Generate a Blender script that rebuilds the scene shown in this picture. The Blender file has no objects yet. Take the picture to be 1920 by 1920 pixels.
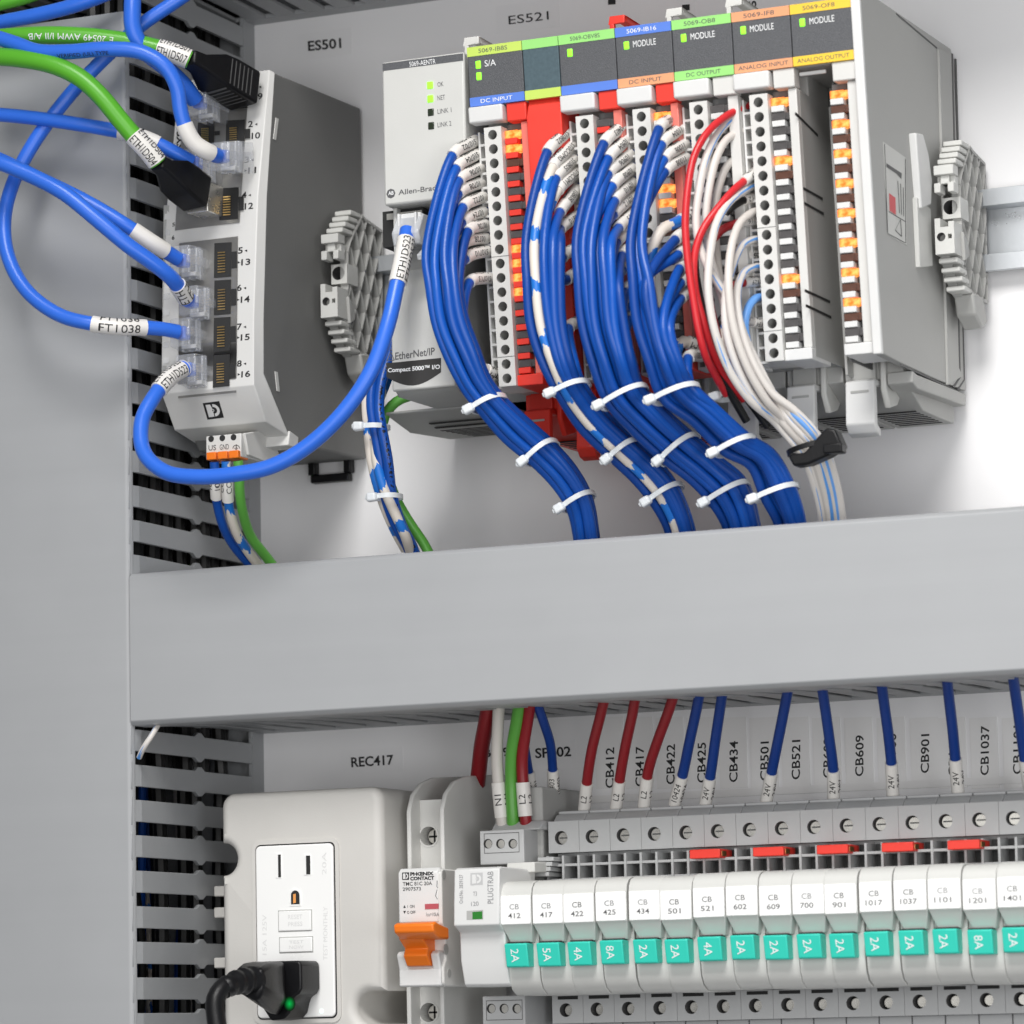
import bpy, bmesh, math, random
import numpy as np
from mathutils import Vector, Matrix
random.seed(7)
S = bpy.context.scene
COL = S.collection

# ------------------------------------------------------------------ camera
# millimetres: x right, d out of the back panel towards the viewer, z up
YAW, PITCH, ROLL, FPX = 0.42254658, -0.1306192, -0.02113984, 7500.0
def _rot(y, p, r):
    cy, sy, cp, sp, cr, sr = math.cos(y), math.sin(y), math.cos(p), math.sin(p), math.cos(r), math.sin(r)
    return (np.array([[cr, -sr, 0], [sr, cr, 0], [0, 0, 1]]) @ np.array([[1, 0, 0], [0, cp, -sp], [0, sp, cp]])
            @ np.array([[cy, 0, sy], [0, 1, 0], [-sy, 0, cy]]))
RM = _rot(YAW, PITCH, ROLL)                       # camera = RM @ (x, down, into)
CP = -1480.0 * (RM.T @ np.array([0, 0, 1.0]))
cam_d = bpy.data.cameras.new('camera'); cam = bpy.data.objects.new('camera', cam_d); COL.objects.link(cam)
def _b(v): return Vector((v[0], v[2], -v[1]))
rt, up, bk = _b(RM[0]), -_b(RM[1]), -_b(RM[2])
m = Matrix.Identity(4)
for i in range(3):
    m[i][0], m[i][1], m[i][2] = rt[i], up[i], bk[i]
pos = _b(CP) * 0.001
for i in range(3): m[i][3] = pos[i]
cam.matrix_world = m
cam_d.sensor_width = 36.0; cam_d.lens = 36.0 * FPX / 1920.0
cam_d.clip_start = 0.05; cam_d.clip_end = 50.0
cam_d.dof.use_dof = True; cam_d.dof.focus_distance = 1.415; cam_d.dof.aperture_fstop = 18.0
S.camera = cam

# ------------------------------------------------------------------ light
W = bpy.data.worlds.new('World'); S.world = W; W.use_nodes = True
bgn = W.node_tree.nodes['Background']; bgn.inputs[0].default_value = (0.93, 0.96, 1.0, 1); bgn.inputs[1].default_value = 0.17
def area(name, loc, target, size, size_y, power, col=(1, 1, 1)):
    l = bpy.data.lights.new(name, 'AREA'); l.shape = 'RECTANGLE'; l.size = size; l.size_y = size_y; l.energy = power; l.color = col
    o = bpy.data.objects.new(name, l); COL.objects.link(o)
    o.location = Vector((loc[0], -loc[1], loc[2])) * 0.001
    t = Vector((target[0], -target[1], target[2])) * 0.001
    o.rotation_euler = (t - o.location).to_track_quat('-Z', 'Y').to_euler()
    return o
k_ = area('ceiling_lamp', (340, 1000, 860), (205, 60, -140), 0.60, 0.45, 2.5, (1.0, 0.985, 0.965)); k_.data.spread = math.radians(64)
area('side_fill', (820, 900, -200), (160, 80, -110), 0.30, 0.30, 2.3, (0.97, 0.98, 1.0))  # fill added low on the right so brightness falls off leftwards
area('room_bounce_fill', (420, 1750, -40), (120, 40, 0), 1.5, 1.1, 13.0, (1.0, 0.99, 0.98))  # added frontal fill standing in for light bounced around the room
S.view_settings.view_transform = 'Standard'; S.view_settings.look = 'None'
S.view_settings.exposure = 0.0; S.view_settings.gamma = 1.0
S.cycles.max_bounces = 8; S.cycles.transparent_max_bounces = 12
S.cycles.caustics_reflective = False; S.cycles.caustics_refractive = False
S.cycles.sample_clamp_indirect = 6.0

# ------------------------------------------------------------------ pixel <-> place (photo pixels, 1920 wide)
def ray(px, py): return RM.T @ np.array([(px - 960) / FPX, (py - 960) / FPX, 1.0])
def P(px, py, d=0.0):
    r = ray(px, py); t = (-d - CP[2]) / r[2]; q = CP + t * r
    return (q[0], d, -q[1])
def PX(px, py, x):
    r = ray(px, py); t = (x - CP[0]) / r[0]; q = CP + t * r
    return (x, -q[2], -q[1])
def on(px, py, df):
    d = 90.0
    for _ in range(8):
        q = P(px, py, d); d = df(q[2])
    return P(px, py, d)

# ------------------------------------------------------------------ materials
def lin(c):
    if isinstance(c, str):
        c = [int(c[i:i + 2], 16) / 255 for i in (0, 2, 4)]
        return tuple(((v + 0.055) / 1.055) ** 2.4 if v > 0.04045 else v / 12.92 for v in c)
    return c
MATS = {}
def mat(name, col, rough=0.5, metal=0.0, bump=0.0, bscale=900.0, var=0.05, vscale=60.0, emit=0.0, trans=0.0, coat=0.0, alpha=1.0, spec=0.5, ecol=None):
    m = bpy.data.materials.new(name); m.use_nodes = True; nt = m.node_tree; N = nt.nodes; L = nt.links
    b = N['Principled BSDF']; c = lin(col)
    b.inputs['Base Color'].default_value = (*c, 1); b.inputs['Roughness'].default_value = rough; b.inputs['Metallic'].default_value = metal
    b.inputs['Specular IOR Level'].default_value = spec
    if coat: b.inputs['Coat Weight'].default_value = coat; b.inputs['Coat Roughness'].default_value = 0.15
    if trans: b.inputs['Transmission Weight'].default_value = trans; b.inputs['IOR'].default_value = 1.45
    if alpha < 1: b.inputs['Alpha'].default_value = alpha
    if emit:
        b.inputs['Emission Color'].default_value = (*lin(ecol or col), 1); b.inputs['Emission Strength'].default_value = emit
    tc = N.new('ShaderNodeTexCoord')
    if var:
        n = N.new('ShaderNodeTexNoise'); n.inputs['Scale'].default_value = vscale; n.inputs['Detail'].default_value = 5
        L.new(tc.outputs['Object'], n.inputs['Vector'])
        mx = N.new('ShaderNodeMix'); mx.data_type = 'RGBA'
        mx.inputs[6].default_value = (*[v * (1 - var) for v in c], 1); mx.inputs[7].default_value = (*[min(1, v * (1 + var)) for v in c], 1)
        L.new(n.outputs['Fac'], mx.inputs[0]); L.new(mx.outputs[2], b.inputs['Base Color'])
        mr = N.new('ShaderNodeMapRange'); mr.inputs['To Min'].default_value = max(0.02, rough - 0.07); mr.inputs['To Max'].default_value = min(1, rough + 0.07)
        L.new(n.outputs['Fac'], mr.inputs['Value']); L.new(mr.outputs[0], b.inputs['Roughness'])
    if bump:
        n2 = N.new('ShaderNodeTexNoise'); n2.inputs['Scale'].default_value = bscale; n2.inputs['Detail'].default_value = 3
        L.new(tc.outputs['Object'], n2.inputs['Vector'])
        bp = N.new('ShaderNodeBump'); bp.inputs['Strength'].default_value = bump; bp.inputs['Distance'].default_value = 0.0004
        L.new(n2.outputs['Fac'], bp.inputs['Height']); L.new(bp.outputs[0], b.inputs['Normal'])
    MATS[name] = m
    return m
def striped(name, base, stripe, thresh=0.56, stretch=(26.0, 1.2), rough=0.4):
    """two-colour wire: bands of the second colour along its length (uv: u metres along, v turn)"""
    m = mat(name, base, rough, var=0.0); nt = m.node_tree; N = nt.nodes; L = nt.links; b = N['Principled BSDF']
    uv = N.new('ShaderNodeTexCoord'); mp = N.new('ShaderNodeMapping'); mp.inputs['Scale'].default_value = (stretch[0], stretch[1], 1)
    L.new(uv.outputs['UV'], mp.inputs[0]); n = N.new('ShaderNodeTexNoise'); n.noise_dimensions = '2D'; n.inputs['Scale'].default_value = 1.0; n.inputs['Detail'].default_value = 2.5
    L.new(mp.outputs[0], n.inputs['Vector'])
    r = N.new('ShaderNodeMapRange'); r.inputs['From Min'].default_value = thresh - 0.006; r.inputs['From Max'].default_value = thresh + 0.006
    L.new(n.outputs['Fac'], r.inputs['Value'])
    mx = N.new('ShaderNodeMix'); mx.data_type = 'RGBA'; mx.inputs[6].default_value = (*lin(base), 1); mx.inputs[7].default_value = (*lin(stripe), 1)
    L.new(r.outputs[0], mx.inputs[0]); L.new(mx.outputs[2], b.inputs['Base Color'])
    return m
def speckled(name, base, ink, rough=0.4):
    """wire with a line of small printed characters along it"""
    m = mat(name, base, rough, var=0.0); nt = m.node_tree; N = nt.nodes; L = nt.links; b = N['Principled BSDF']
    uv = N.new('ShaderNodeTexCoord'); sp = N.new('ShaderNodeSeparateXYZ'); L.new(uv.outputs['UV'], sp.inputs[0])
    mp = N.new('ShaderNodeMapping'); mp.inputs['Scale'].default_value = (900, 11, 1); L.new(uv.outputs['UV'], mp.inputs[0])
    n = N.new('ShaderNodeTexNoise'); n.noise_dimensions = '2D'; n.inputs['Scale'].default_value = 1.0; n.inputs['Detail'].default_value = 2.0; L.new(mp.outputs[0], n.inputs['Vector'])
    g = N.new('ShaderNodeMath'); g.operation = 'GREATER_THAN'; g.inputs[1].default_value = 0.52; L.new(n.outputs['Fac'], g.inputs[0])
    a = N.new('ShaderNodeMath'); a.operation = 'SUBTRACT'; a.inputs[1].default_value = 0.5; L.new(sp.outputs['Y'], a.inputs[0])
    ab = N.new('ShaderNodeMath'); ab.operation = 'ABSOLUTE'; L.new(a.outputs[0], ab.inputs[0])
    lt = N.new('ShaderNodeMath'); lt.operation = 'LESS_THAN'; lt.inputs[1].default_value = 0.055; L.new(ab.outputs[0], lt.inputs[0])
    mu = N.new('ShaderNodeMath'); mu.operation = 'MULTIPLY'; L.new(g.outputs[0], mu.inputs[0]); L.new(lt.outputs[0], mu.inputs[1])
    mx = N.new('ShaderNodeMix'); mx.data_type = 'RGBA'; mx.inputs[6].default_value = (*lin(base), 1); mx.inputs[7].default_value = (*lin(ink), 1)
    L.new(mu.outputs[0], mx.inputs[0]); L.new(mx.outputs[2], b.inputs['Base Color'])
    return m

M_PANEL = mat('panel_paint', (0.86, 0.855, 0.86), 0.42, spec=0.35, bump=0.16, bscale=240, var=0.03, vscale=18)
M_DUCT = mat('duct_grey', (0.36, 0.37, 0.38), 0.42, bump=0.12, bscale=500, var=0.04, vscale=22)
def cover_mat():
    m = mat('duct_cover_grey', (0.37, 0.378, 0.388), 0.40, bump=0.0, var=0.0); nt = m.node_tree; N = nt.nodes; L = nt.links; b = N['Principled BSDF']
    tc = N.new('ShaderNodeTexCoord'); mp = N.new('ShaderNodeMapping'); mp.inputs['Scale'].default_value = (3, 40, 140); L.new(tc.outputs['Object'], mp.inputs[0])
    n = N.new('ShaderNodeTexNoise'); n.inputs['Scale'].default_value = 1.0; n.inputs['Detail'].default_value = 6; L.new(mp.outputs[0], n.inputs['Vector'])
    n2 = N.new('ShaderNodeTexNoise'); n2.inputs['Scale'].default_value = 26; n2.inputs['Detail'].default_value = 7; n2.inputs['Roughness'].default_value = 0.65; L.new(tc.outputs['Object'], n2.inputs['Vector'])
    ad = N.new('ShaderNodeMath'); ad.operation = 'MULTIPLY_ADD'; ad.inputs[1].default_value = 0.5; L.new(n.outputs['Fac'], ad.inputs[0])
    hf = N.new('ShaderNodeMath'); hf.operation = 'MULTIPLY'; hf.inputs[1].default_value = 0.5; L.new(n2.outputs['Fac'], hf.inputs[0]); L.new(hf.outputs[0], ad.inputs[2])
    mx = N.new('ShaderNodeMix'); mx.data_type = 'RGBA'; mx.inputs[6].default_value = (0.345, 0.352, 0.362, 1); mx.inputs[7].default_value = (0.395, 0.404, 0.414, 1)
    L.new(ad.outputs[0], mx.inputs[0]); L.new(mx.outputs[2], b.inputs['Base Color'])
    mr = N.new('ShaderNodeMapRange'); mr.inputs['To Min'].default_value = 0.28; mr.inputs['To Max'].default_value = 0.56; L.new(n2.outputs['Fac'], mr.inputs['Value']); L.new(mr.outputs[0], b.inputs['Roughness'])
    bp = N.new('ShaderNodeBump'); bp.inputs['Strength'].default_value = 0.18; bp.inputs['Distance'].default_value = 0.0006; L.new(ad.outputs[0], bp.inputs['Height']); L.new(bp.outputs[0], b.inputs['Normal'])
    return m
M_COVER = cover_mat()
M_SHELL = mat('light_grey_plastic', (0.60, 0.60, 0.575), 0.48, bump=0.10, bscale=2200)
M_SIDE = mat('grey_plastic', (0.41, 0.41, 0.395), 0.55, bump=0.16, bscale=2400)
M_WHITE = mat('white_plastic', (0.70, 0.70, 0.69), 0.42, bump=0.05, bscale=2000)
M_CREAM = mat('offwhite_plastic', (0.66, 0.655, 0.63), 0.48, bump=0.08, bscale=1800)
M_GREY = mat('terminal_grey', (0.47, 0.475, 0.475), 0.5, bump=0.12, bscale=2200)
M_SWITCH = mat('switch_grey', (0.17, 0.17, 0.165), 0.6, bump=0.2, bscale=1800)
M_BEZEL = mat('switch_bezel', (0.66, 0.655, 0.635), 0.45, bump=0.05)
M_DARKLBL = mat('charcoal_film', (0.095, 0.098, 0.106), 0.42, bump=0.5, bscale=3500, var=0.35, vscale=1800)  # strong grain in the tone stands in for glare on the film
M_INK = mat('black_ink', (0.012, 0.012, 0.013), 0.6, var=0)
M_GREYINK = mat('grey_ink', (0.10, 0.10, 0.105), 0.6, var=0)
M_PALEINK = mat('pale_grey_ink', (0.24, 0.24, 0.25), 0.6, var=0)
M_WINK = mat('white_ink', (0.85, 0.86, 0.86), 0.55, var=0)
M_BADGE = mat('badge_film', (0.035, 0.034, 0.033), 0.5, var=0.1)
M_BLACK = mat('black_plastic', (0.006, 0.006, 0.007), 0.40, bump=0.1, spec=0.32)
M_HOLE = mat('dark_hollow', (0.02, 0.02, 0.02), 0.8, var=0)
M_CAVITY = mat('dark_grey_plastic', (0.10, 0.10, 0.10), 0.6)
M_STEEL = mat('nickel_metal', (0.70, 0.68, 0.63), 0.28, metal=0.75, var=0.2, vscale=300)
M_JACK = mat('jack_metal', (0.36, 0.35, 0.33), 0.32, metal=0.7, var=0.25, vscale=120)
M_ZINC = mat('zinc_rail', (0.72, 0.75, 0.78), 0.30, metal=0.7, var=0.1, vscale=40, bump=0.06)
M_GOLD = mat('gold_contact', (0.80, 0.55, 0.22), 0.3, metal=1.0, var=0)
M_RED = mat('red_plastic', (0.80, 0.045, 0.028), 0.42, bump=0.05)
M_REDCLR = mat('pale_red_film', (0.80, 0.20, 0.16), 0.3, var=0.03)
M_ORANGE = mat('orange_plastic', (0.90, 0.20, 0.012), 0.40, bump=0.05)
M_TURQ = mat('turquoise_plastic', (0.030, 0.60, 0.47), 0.42, bump=0.05)
M_BLUE = mat('wire_blue', (0.005, 0.074, 0.385), 0.36, spec=0.36, bump=0.14, bscale=1200, var=0.10)
M_BLUE2 = mat('wire_blue_dark', (0.004, 0.054, 0.295), 0.40, spec=0.36, bump=0.14, bscale=1200, var=0.10)
M_BLUE3 = mat('wire_blue_light', (0.008, 0.092, 0.45), 0.33, spec=0.36, bump=0.14, bscale=1200, var=0.10)
M_BLUEPR = speckled('wire_blue_printed', (0.005, 0.074, 0.385), (0.002, 0.004, 0.02), 0.36)
M_CAT = mat('cable_blue', (0.030, 0.155, 0.72), 0.34, var=0.06, bump=0.10, bscale=260)
M_GREEN = mat('cable_green', (0.10, 0.42, 0.025), 0.34, var=0.06)
M_WGREEN = mat('wire_green', (0.10, 0.36, 0.05), 0.4)
M_WRED = mat('wire_red', (0.62, 0.022, 0.03), 0.36)
M_WREDD = mat('wire_dark_red', (0.36, 0.008, 0.014), 0.38)
M_WWHITE = mat('wire_white', (0.66, 0.62, 0.58), 0.42)
M_WGREYC = speckled('wire_grey_printed', (0.50, 0.47, 0.44), (0.04, 0.04, 0.04))
def dashed(name, base, stripe, period=0.019, on_=0.30):
    m = mat(name, base, 0.42, var=0.0); nt = m.node_tree; N = nt.nodes; L = nt.links; b = N['Principled BSDF']
    tc = N.new('ShaderNodeTexCoord'); sp = N.new('ShaderNodeSeparateXYZ'); L.new(tc.outputs['UV'], sp.inputs[0])
    mp = N.new('ShaderNodeMapping'); mp.inputs['Scale'].default_value = (160, 4, 1); L.new(tc.outputs['UV'], mp.inputs[0])
    n = N.new('ShaderNodeTexNoise'); n.noise_dimensions = '2D'; n.inputs['Scale'].default_value = 1; n.inputs['Detail'].default_value = 3; L.new(mp.outputs[0], n.inputs['Vector'])
    ma = N.new('ShaderNodeMath'); ma.operation = 'MULTIPLY_ADD'; ma.inputs[1].default_value = 1 / period; L.new(sp.outputs['X'], ma.inputs[0])
    nm = N.new('ShaderNodeMath'); nm.operation = 'MULTIPLY'; nm.inputs[1].default_value = 0.55; L.new(n.outputs['Fac'], nm.inputs[0]); L.new(nm.outputs[0], ma.inputs[2])
    fr = N.new('ShaderNodeMath'); fr.operation = 'FRACT'; L.new(ma.outputs[0], fr.inputs[0])
    lt = N.new('ShaderNodeMath'); lt.operation = 'LESS_THAN'; lt.inputs[1].default_value = on_; L.new(fr.outputs[0], lt.inputs[0])
    mx = N.new('ShaderNodeMix'); mx.data_type = 'RGBA'; mx.inputs[6].default_value = (*lin(base), 1); mx.inputs[7].default_value = (*lin(stripe), 1)
    L.new(lt.outputs[0], mx.inputs[0]); L.new(mx.outputs[2], b.inputs['Base Color'])
    return m
M_WSTRIPE = dashed('wire_white_blue', (0.74, 0.68, 0.61), (0.012, 0.17, 0.62))
M_WSPIRAL = striped('wire_white_blue_trace', (0.68, 0.645, 0.61), (0.10, 0.31, 0.72), 0.54, (14.0, 3.2))
M_WLTBLUE = mat('wire_pale_blue', (0.14, 0.36, 0.80), 0.4)
M_WBLACK = mat('wire_black', (0.010, 0.010, 0.010), 0.36)
M_SLEEVE = mat('marker_sleeve', (0.80, 0.775, 0.735), 0.40, var=0.03)
M_TIE = mat('nylon_tie', (0.74, 0.77, 0.79), 0.28, var=0.04, coat=0.3)
M_CLEAR = mat('clear_plastic', (0.78, 0.80, 0.84), 0.05, var=0, spec=1.0, alpha=0.24, coat=0.6)
M_CLEAR2 = mat('clear_plastic_edge', (0.82, 0.84, 0.87), 0.08, var=0, spec=1.0, alpha=0.55, coat=0.5)
M_SMOKE = mat('smoky_lens', (0.09, 0.085, 0.085), 0.16, var=0.3, vscale=700, coat=0.4)
M_AMBEROFF = mat('amber_lens_off', (0.115, 0.052, 0.036), 0.16, var=0.3, vscale=700, coat=0.4)
def amber():
    m = mat('amber_lens_lit', (0.5, 0.10, 0.01), 0.2, var=0, emit=1.0, ecol=(1.0, 0.25, 0.02)); nt = m.node_tree; N = nt.nodes; L = nt.links
    tc = N.new('ShaderNodeTexCoord'); n = N.new('ShaderNodeTexNoise'); n.inputs['Scale'].default_value = 420; n.inputs['Detail'].default_value = 2; L.new(tc.outputs['Object'], n.inputs[0])
    cr = N.new('ShaderNodeValToRGB'); e = cr.color_ramp.elements
    e[0].position = 0.40; e[0].color = (1.0, 0.13, 0.010, 1); e[1].position = 0.66; e[1].color = (1.0, 0.60, 0.16, 1)
    L.new(n.outputs['Fac'], cr.inputs[0]); L.new(cr.outputs[0], N['Principled BSDF'].inputs['Emission Color'])
    N['Principled BSDF'].inputs['Emission Strength'].default_value = 1.15
    return m
M_AMBER = amber()
M_GLED = mat('green_led', (0.25, 0.9, 0.05), 0.25, var=0, emit=0.9, ecol=(0.30, 1.0, 0.03))
M_OFFLED = mat('unlit_led', (0.025, 0.035, 0.02), 0.15, var=0, coat=0.5)
M_GGLOW = mat('green_indicator', (0.0, 0.20, 0.04), 0.3, var=0, emit=0.35, ecol=(0.0, 0.55, 0.10))
M_TAPE = mat('label_tape', (0.85, 0.84, 0.83), 0.18, var=0.02, bump=0.22, bscale=60)
M_BLUE_SHADED = mat('wire_blue_shaded', (0.004, 0.040, 0.235), 0.42, bump=0.14, bscale=1200, var=0.10, spec=0.36)  # wire blue with the shade under the wide duct put into its colour
M_WRED_SHADED = mat('wire_red_shaded', (0.26, 0.007, 0.013), 0.40)  # wire red darkened in colour for the shade under the wide duct
M_TAPE2 = mat('matt_label_tape', (0.85, 0.845, 0.85), 0.34, var=0.02)
M_YG = mat('lime_film', (0.55, 0.72, 0.13), 0.45)
M_GRF = mat('green_film', (0.32, 0.72, 0.20), 0.45)
M_BLF = mat('blue_film', (0.10, 0.22, 0.70), 0.45)
M_PEACH = mat('peach_film', (0.78, 0.36, 0.18), 0.45)
M_YEL = mat('yellow_film', (0.88, 0.58, 0.05), 0.45)
M_TEAL = mat('teal_film', (0.07, 0.11, 0.13), 0.5, var=0.3, vscale=900)
M_WARN = mat('warning_red', (0.60, 0.02, 0.03), 0.4)
M_PLATE = mat('outlet_white', (0.90, 0.90, 0.885), 0.30, var=0.02)
M_EMB = mat('moulded_lettering', (0.74, 0.74, 0.73), 0.35, var=0)
M_HOUSE = mat('outlet_housing', (0.60, 0.585, 0.555), 0.50, bump=0.10, bscale=1500)

# ------------------------------------------------------------------ mesh builder
ORIG = {}
class MB:
    def __init__(s, f=None): s.v = []; s.f = []; s.mi = []; s.fn = f; s.uv = None
    def add(s, vs, fs, mi=0):
        o = len(s.v)
        s.v += [s.fn(v) if s.fn else v for v in vs]
        s.f += [tuple(i + o for i in f) for f in fs]; s.mi += [mi] * len(fs)
        return s
    def hexa(s, p, mi=0):
        return s.add(p, [(0, 1, 2, 3), (7, 6, 5, 4), (0, 4, 5, 1), (1, 5, 6, 2), (2, 6, 7, 3), (3, 7, 4, 0)], mi)
    def box(s, x0, x1, d0, d1, z0, z1, mi=0):
        return s.hexa([(x0, d0, z0), (x1, d0, z0), (x1, d0, z1), (x0, d0, z1), (x0, d1, z0), (x1, d1, z0), (x1, d1, z1), (x0, d1, z1)], mi)
    def _prism(s, a, b, mi):
        n = len(a)
        return s.add(list(a) + list(b), [tuple(range(n))[::-1], tuple(range(n, 2 * n))] + [(i, (i + 1) % n, n + (i + 1) % n, n + i) for i in range(n)], mi)
    def prx(s, poly, x0, x1, mi=0): return s._prism([(x0, d, z) for d, z in poly], [(x1, d, z) for d, z in poly], mi)
    def prd(s, poly, d0, d1, mi=0): return s._prism([(x, d0, z) for x, z in poly], [(x, d1, z) for x, z in poly], mi)
    def prz(s, poly, z0, z1, mi=0): return s._prism([(x, d, z0) for x, d in poly], [(x, d, z1) for x, d in poly], mi)
    def cyl(s, c, ax, r, h, n=16, r2=None, mi=0):
        a = Vector(ax).normalized(); u = a.orthogonal().normalized(); w = a.cross(u); c = Vector(c); r2 = r if r2 is None else r2
        A = [tuple(c + (u * math.cos(t) + w * math.sin(t)) * r) for t in [2 * math.pi * k / n for k in range(n)]]
        B = [tuple(c + a * h + (u * math.cos(t) + w * math.sin(t)) * r2) for t in [2 * math.pi * k / n for k in range(n)]]
        return s._prism(A, B, mi)
    def holecell(s, x0, x1, z0, z1, d, cx, cz, r, depth, back=None, n=16, mi=0, mi_in=0, mi_bot=0, body=0.0):
        """square face with a round hole in it, the hole's wall and its floor"""
        sq, ci, inn = [], [], []
        for k in range(n):
            t = 2 * math.pi * (k + 0.5) / n; c_, s_ = math.cos(t), math.sin(t)
            tx = ((x1 - cx) / c_ if c_ > 0 else (x0 - cx) / c_) if abs(c_) > 1e-9 else 1e9
            tz = ((z1 - cz) / s_ if s_ > 0 else (z0 - cz) / s_) if abs(s_) > 1e-9 else 1e9
            q = min(tx, tz); sq.append((cx + c_ * q, d, cz + s_ * q)); ci.append((cx + c_ * r, d, cz + s_ * r)); inn.append((cx + c_ * r, d - depth, cz + s_ * r))
        corners = [(x0, d, z0), (x1, d, z0), (x1, d, z1), (x0, d, z1)]
        s.add(sq + ci, [(k, (k + 1) % n, n + (k + 1) % n, n + k) for k in range(n)], mi)
        for c in corners:                                   # the corner triangles
            ang = math.atan2(c[2] - cz, c[0] - cx) % (2 * math.pi)
            k = int(math.floor(ang / (2 * math.pi) * n - 0.5)) % n
            s.add([sq[k], c, sq[(k + 1) % n]], [(0, 1, 2)], mi)
        s.add(ci + inn, [(k, (k + 1) % n, n + (k + 1) % n, n + k) for k in range(n)], mi_in)
        s.add(inn, [tuple(range(n))], mi_bot)
        if body:
            b = d - body
            s.add(corners + [(x, b, z) for x, _, z in corners], [(0, 4, 5, 1), (1, 5, 6, 2), (2, 6, 7, 3), (3, 7, 4, 0), (4, 7, 6, 5)], mi)
        return s
    def build(s, name, mats, parent=None, label=None, bevel=0.0, smooth=True, seg=2, origin=None):
        if not isinstance(mats, (list, tuple)): mats = [mats]
        o0 = ORIG.get(parent.name, (0, 0, 0)) if parent else (origin or (0, 0, 0))
        me = bpy.data.meshes.new(name)
        me.from_pydata([((x - o0[0]) * .001, -(d - o0[1]) * .001, (z - o0[2]) * .001) for x, d, z in s.v], [], s.f)
        for mm in mats: me.materials.append(mm)
        if len(mats) > 1: me.polygons.foreach_set('material_index', s.mi)
        if s.uv is not None:
            l = me.uv_layers.new(name='UVMap'); l.data.foreach_set('uv', [c for p in s.uv for c in p])
        bm = bmesh.new(); bm.from_mesh(me)
        if s.uv is None: bmesh.ops.remove_doubles(bm, verts=bm.verts, dist=1e-7)
        bmesh.ops.recalc_face_normals(bm, faces=bm.faces); bm.to_mesh(me); bm.free()
        if smooth:
            me.polygons.foreach_set('use_smooth', [True] * len(me.polygons)); me.set_sharp_from_angle(angle=math.radians(40))
        ob = bpy.data.objects.new(name, me); COL.objects.link(ob)
        if parent: ob.parent = parent
        else: ob.location = (o0[0] * .001, -o0[1] * .001, o0[2] * .001)
        ORIG[ob.name] = o0
        if bevel:
            b = ob.modifiers.new('bevel', 'BEVEL'); b.width = bevel * .001; b.segments = seg; b.limit_method = 'ANGLE'; b.angle_limit = math.radians(35); b.harden_normals = False
        if label: ob['label'] = label
        return ob
def tag(o, label, cat, group=None, kind=None):
    o['label'] = label; o['category'] = cat
    if group: o['group'] = group
    if kind: o['kind'] = kind
    return o
def thing(name, loc, label, cat, group=None):
    o = bpy.data.objects.new(name, None); o.empty_display_size = 0.01; COL.objects.link(o)
    o.location = (loc[0] * .001, -loc[1] * .001, loc[2] * .001); ORIG[o.name] = tuple(loc)
    return tag(o, label, cat, group)
def put(src, parent, dx=0, dd=0, dz=0, mats=None):
    """another copy of a piece, sharing its mesh, moved by millimetres"""
    c = src.copy(); COL.objects.link(c); c.parent = parent
    a, b = ORIG[src.name], ORIG[parent.name]
    c.location = (src.location.x + (dx + a[0] - b[0]) * .001, src.location.y - (dd + a[1] - b[1]) * .001, src.location.z + (dz + a[2] - b[2]) * .001)
    ORIG[c.name] = ORIG[src.name]
    if mats:
        c.material_slots[0].link = 'OBJECT'; c.material_slots[0].material = mats
    return c
def dup(root, dx, label, skip=()):
    r = root.copy(); COL.objects.link(r); r.location.x += dx * .001; r['label'] = label
    o = ORIG[root.name]; ORIG[r.name] = (o[0] + dx, o[1], o[2])
    for ch in list(root.children):
        if ch.name.split('.')[0] in skip: continue
        c = ch.copy(); COL.objects.link(c); c.parent = r; ORIG[c.name] = ORIG[r.name]
        for g in ch.children:
            if g.name.split('.')[0] in skip: continue
            q = g.copy(); COL.objects.link(q); q.parent = c; ORIG[q.name] = ORIG[r.name]
    return r
def structure(o): o['kind'] = 'structure'; return o

# ------------------------------------------------------------------ lettering
_TC = {}
def glyphs(txt, bold=0.0):
    k = (txt, bold)
    if k not in _TC:
        cu = bpy.data.curves.new('lettering', 'FONT'); cu.body = txt; cu.resolution_u = 3; cu.offset = bold; cu.fill_mode = 'BOTH'
        ob = bpy.data.objects.new('lettering', cu); COL.objects.link(ob)
        dg = bpy.context.evaluated_depsgraph_get(); me = bpy.data.meshes.new_from_object(ob.evaluated_get(dg))
        v = np.array([(q.co.x, q.co.y) for q in me.vertices]).reshape(-1, 2); f = [tuple(p.vertices) for p in me.polygons]
        bpy.data.objects.remove(ob); bpy.data.curves.remove(cu); bpy.data.meshes.remove(me)
        lo, hi = v.min(0), v.max(0)
        _TC[k] = ((v - lo) / np.maximum(hi - lo, 1e-6), f, (hi - lo)[0] / max((hi - lo)[1], 1e-6))
    return _TC[k]
_TS = {}
def glyphs_fine(txt, bold=0.0):
    k = (txt, bold)
    if k not in _TS:
        v, f, asp = glyphs(txt, bold); bm = bmesh.new(); vs = [bm.verts.new((x * asp, y, 0)) for x, y in v]
        for q in f:
            try: bm.faces.new([vs[i] for i in q])
            except ValueError: pass
        for _ in range(4):
            bmesh.ops.triangulate(bm, faces=bm.faces)
            e = [e for e in bm.edges if e.calc_length() > 0.24]
            if not e: break
            bmesh.ops.subdivide_edges(bm, edges=e, cuts=1)
        bmesh.ops.triangulate(bm, faces=bm.faces); bm.verts.index_update()
        _TS[k] = ([(q.co.x / asp, q.co.y) for q in bm.verts], [tuple(w.index for w in p.verts) for p in bm.faces], asp); bm.free()
    return _TS[k]
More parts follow.
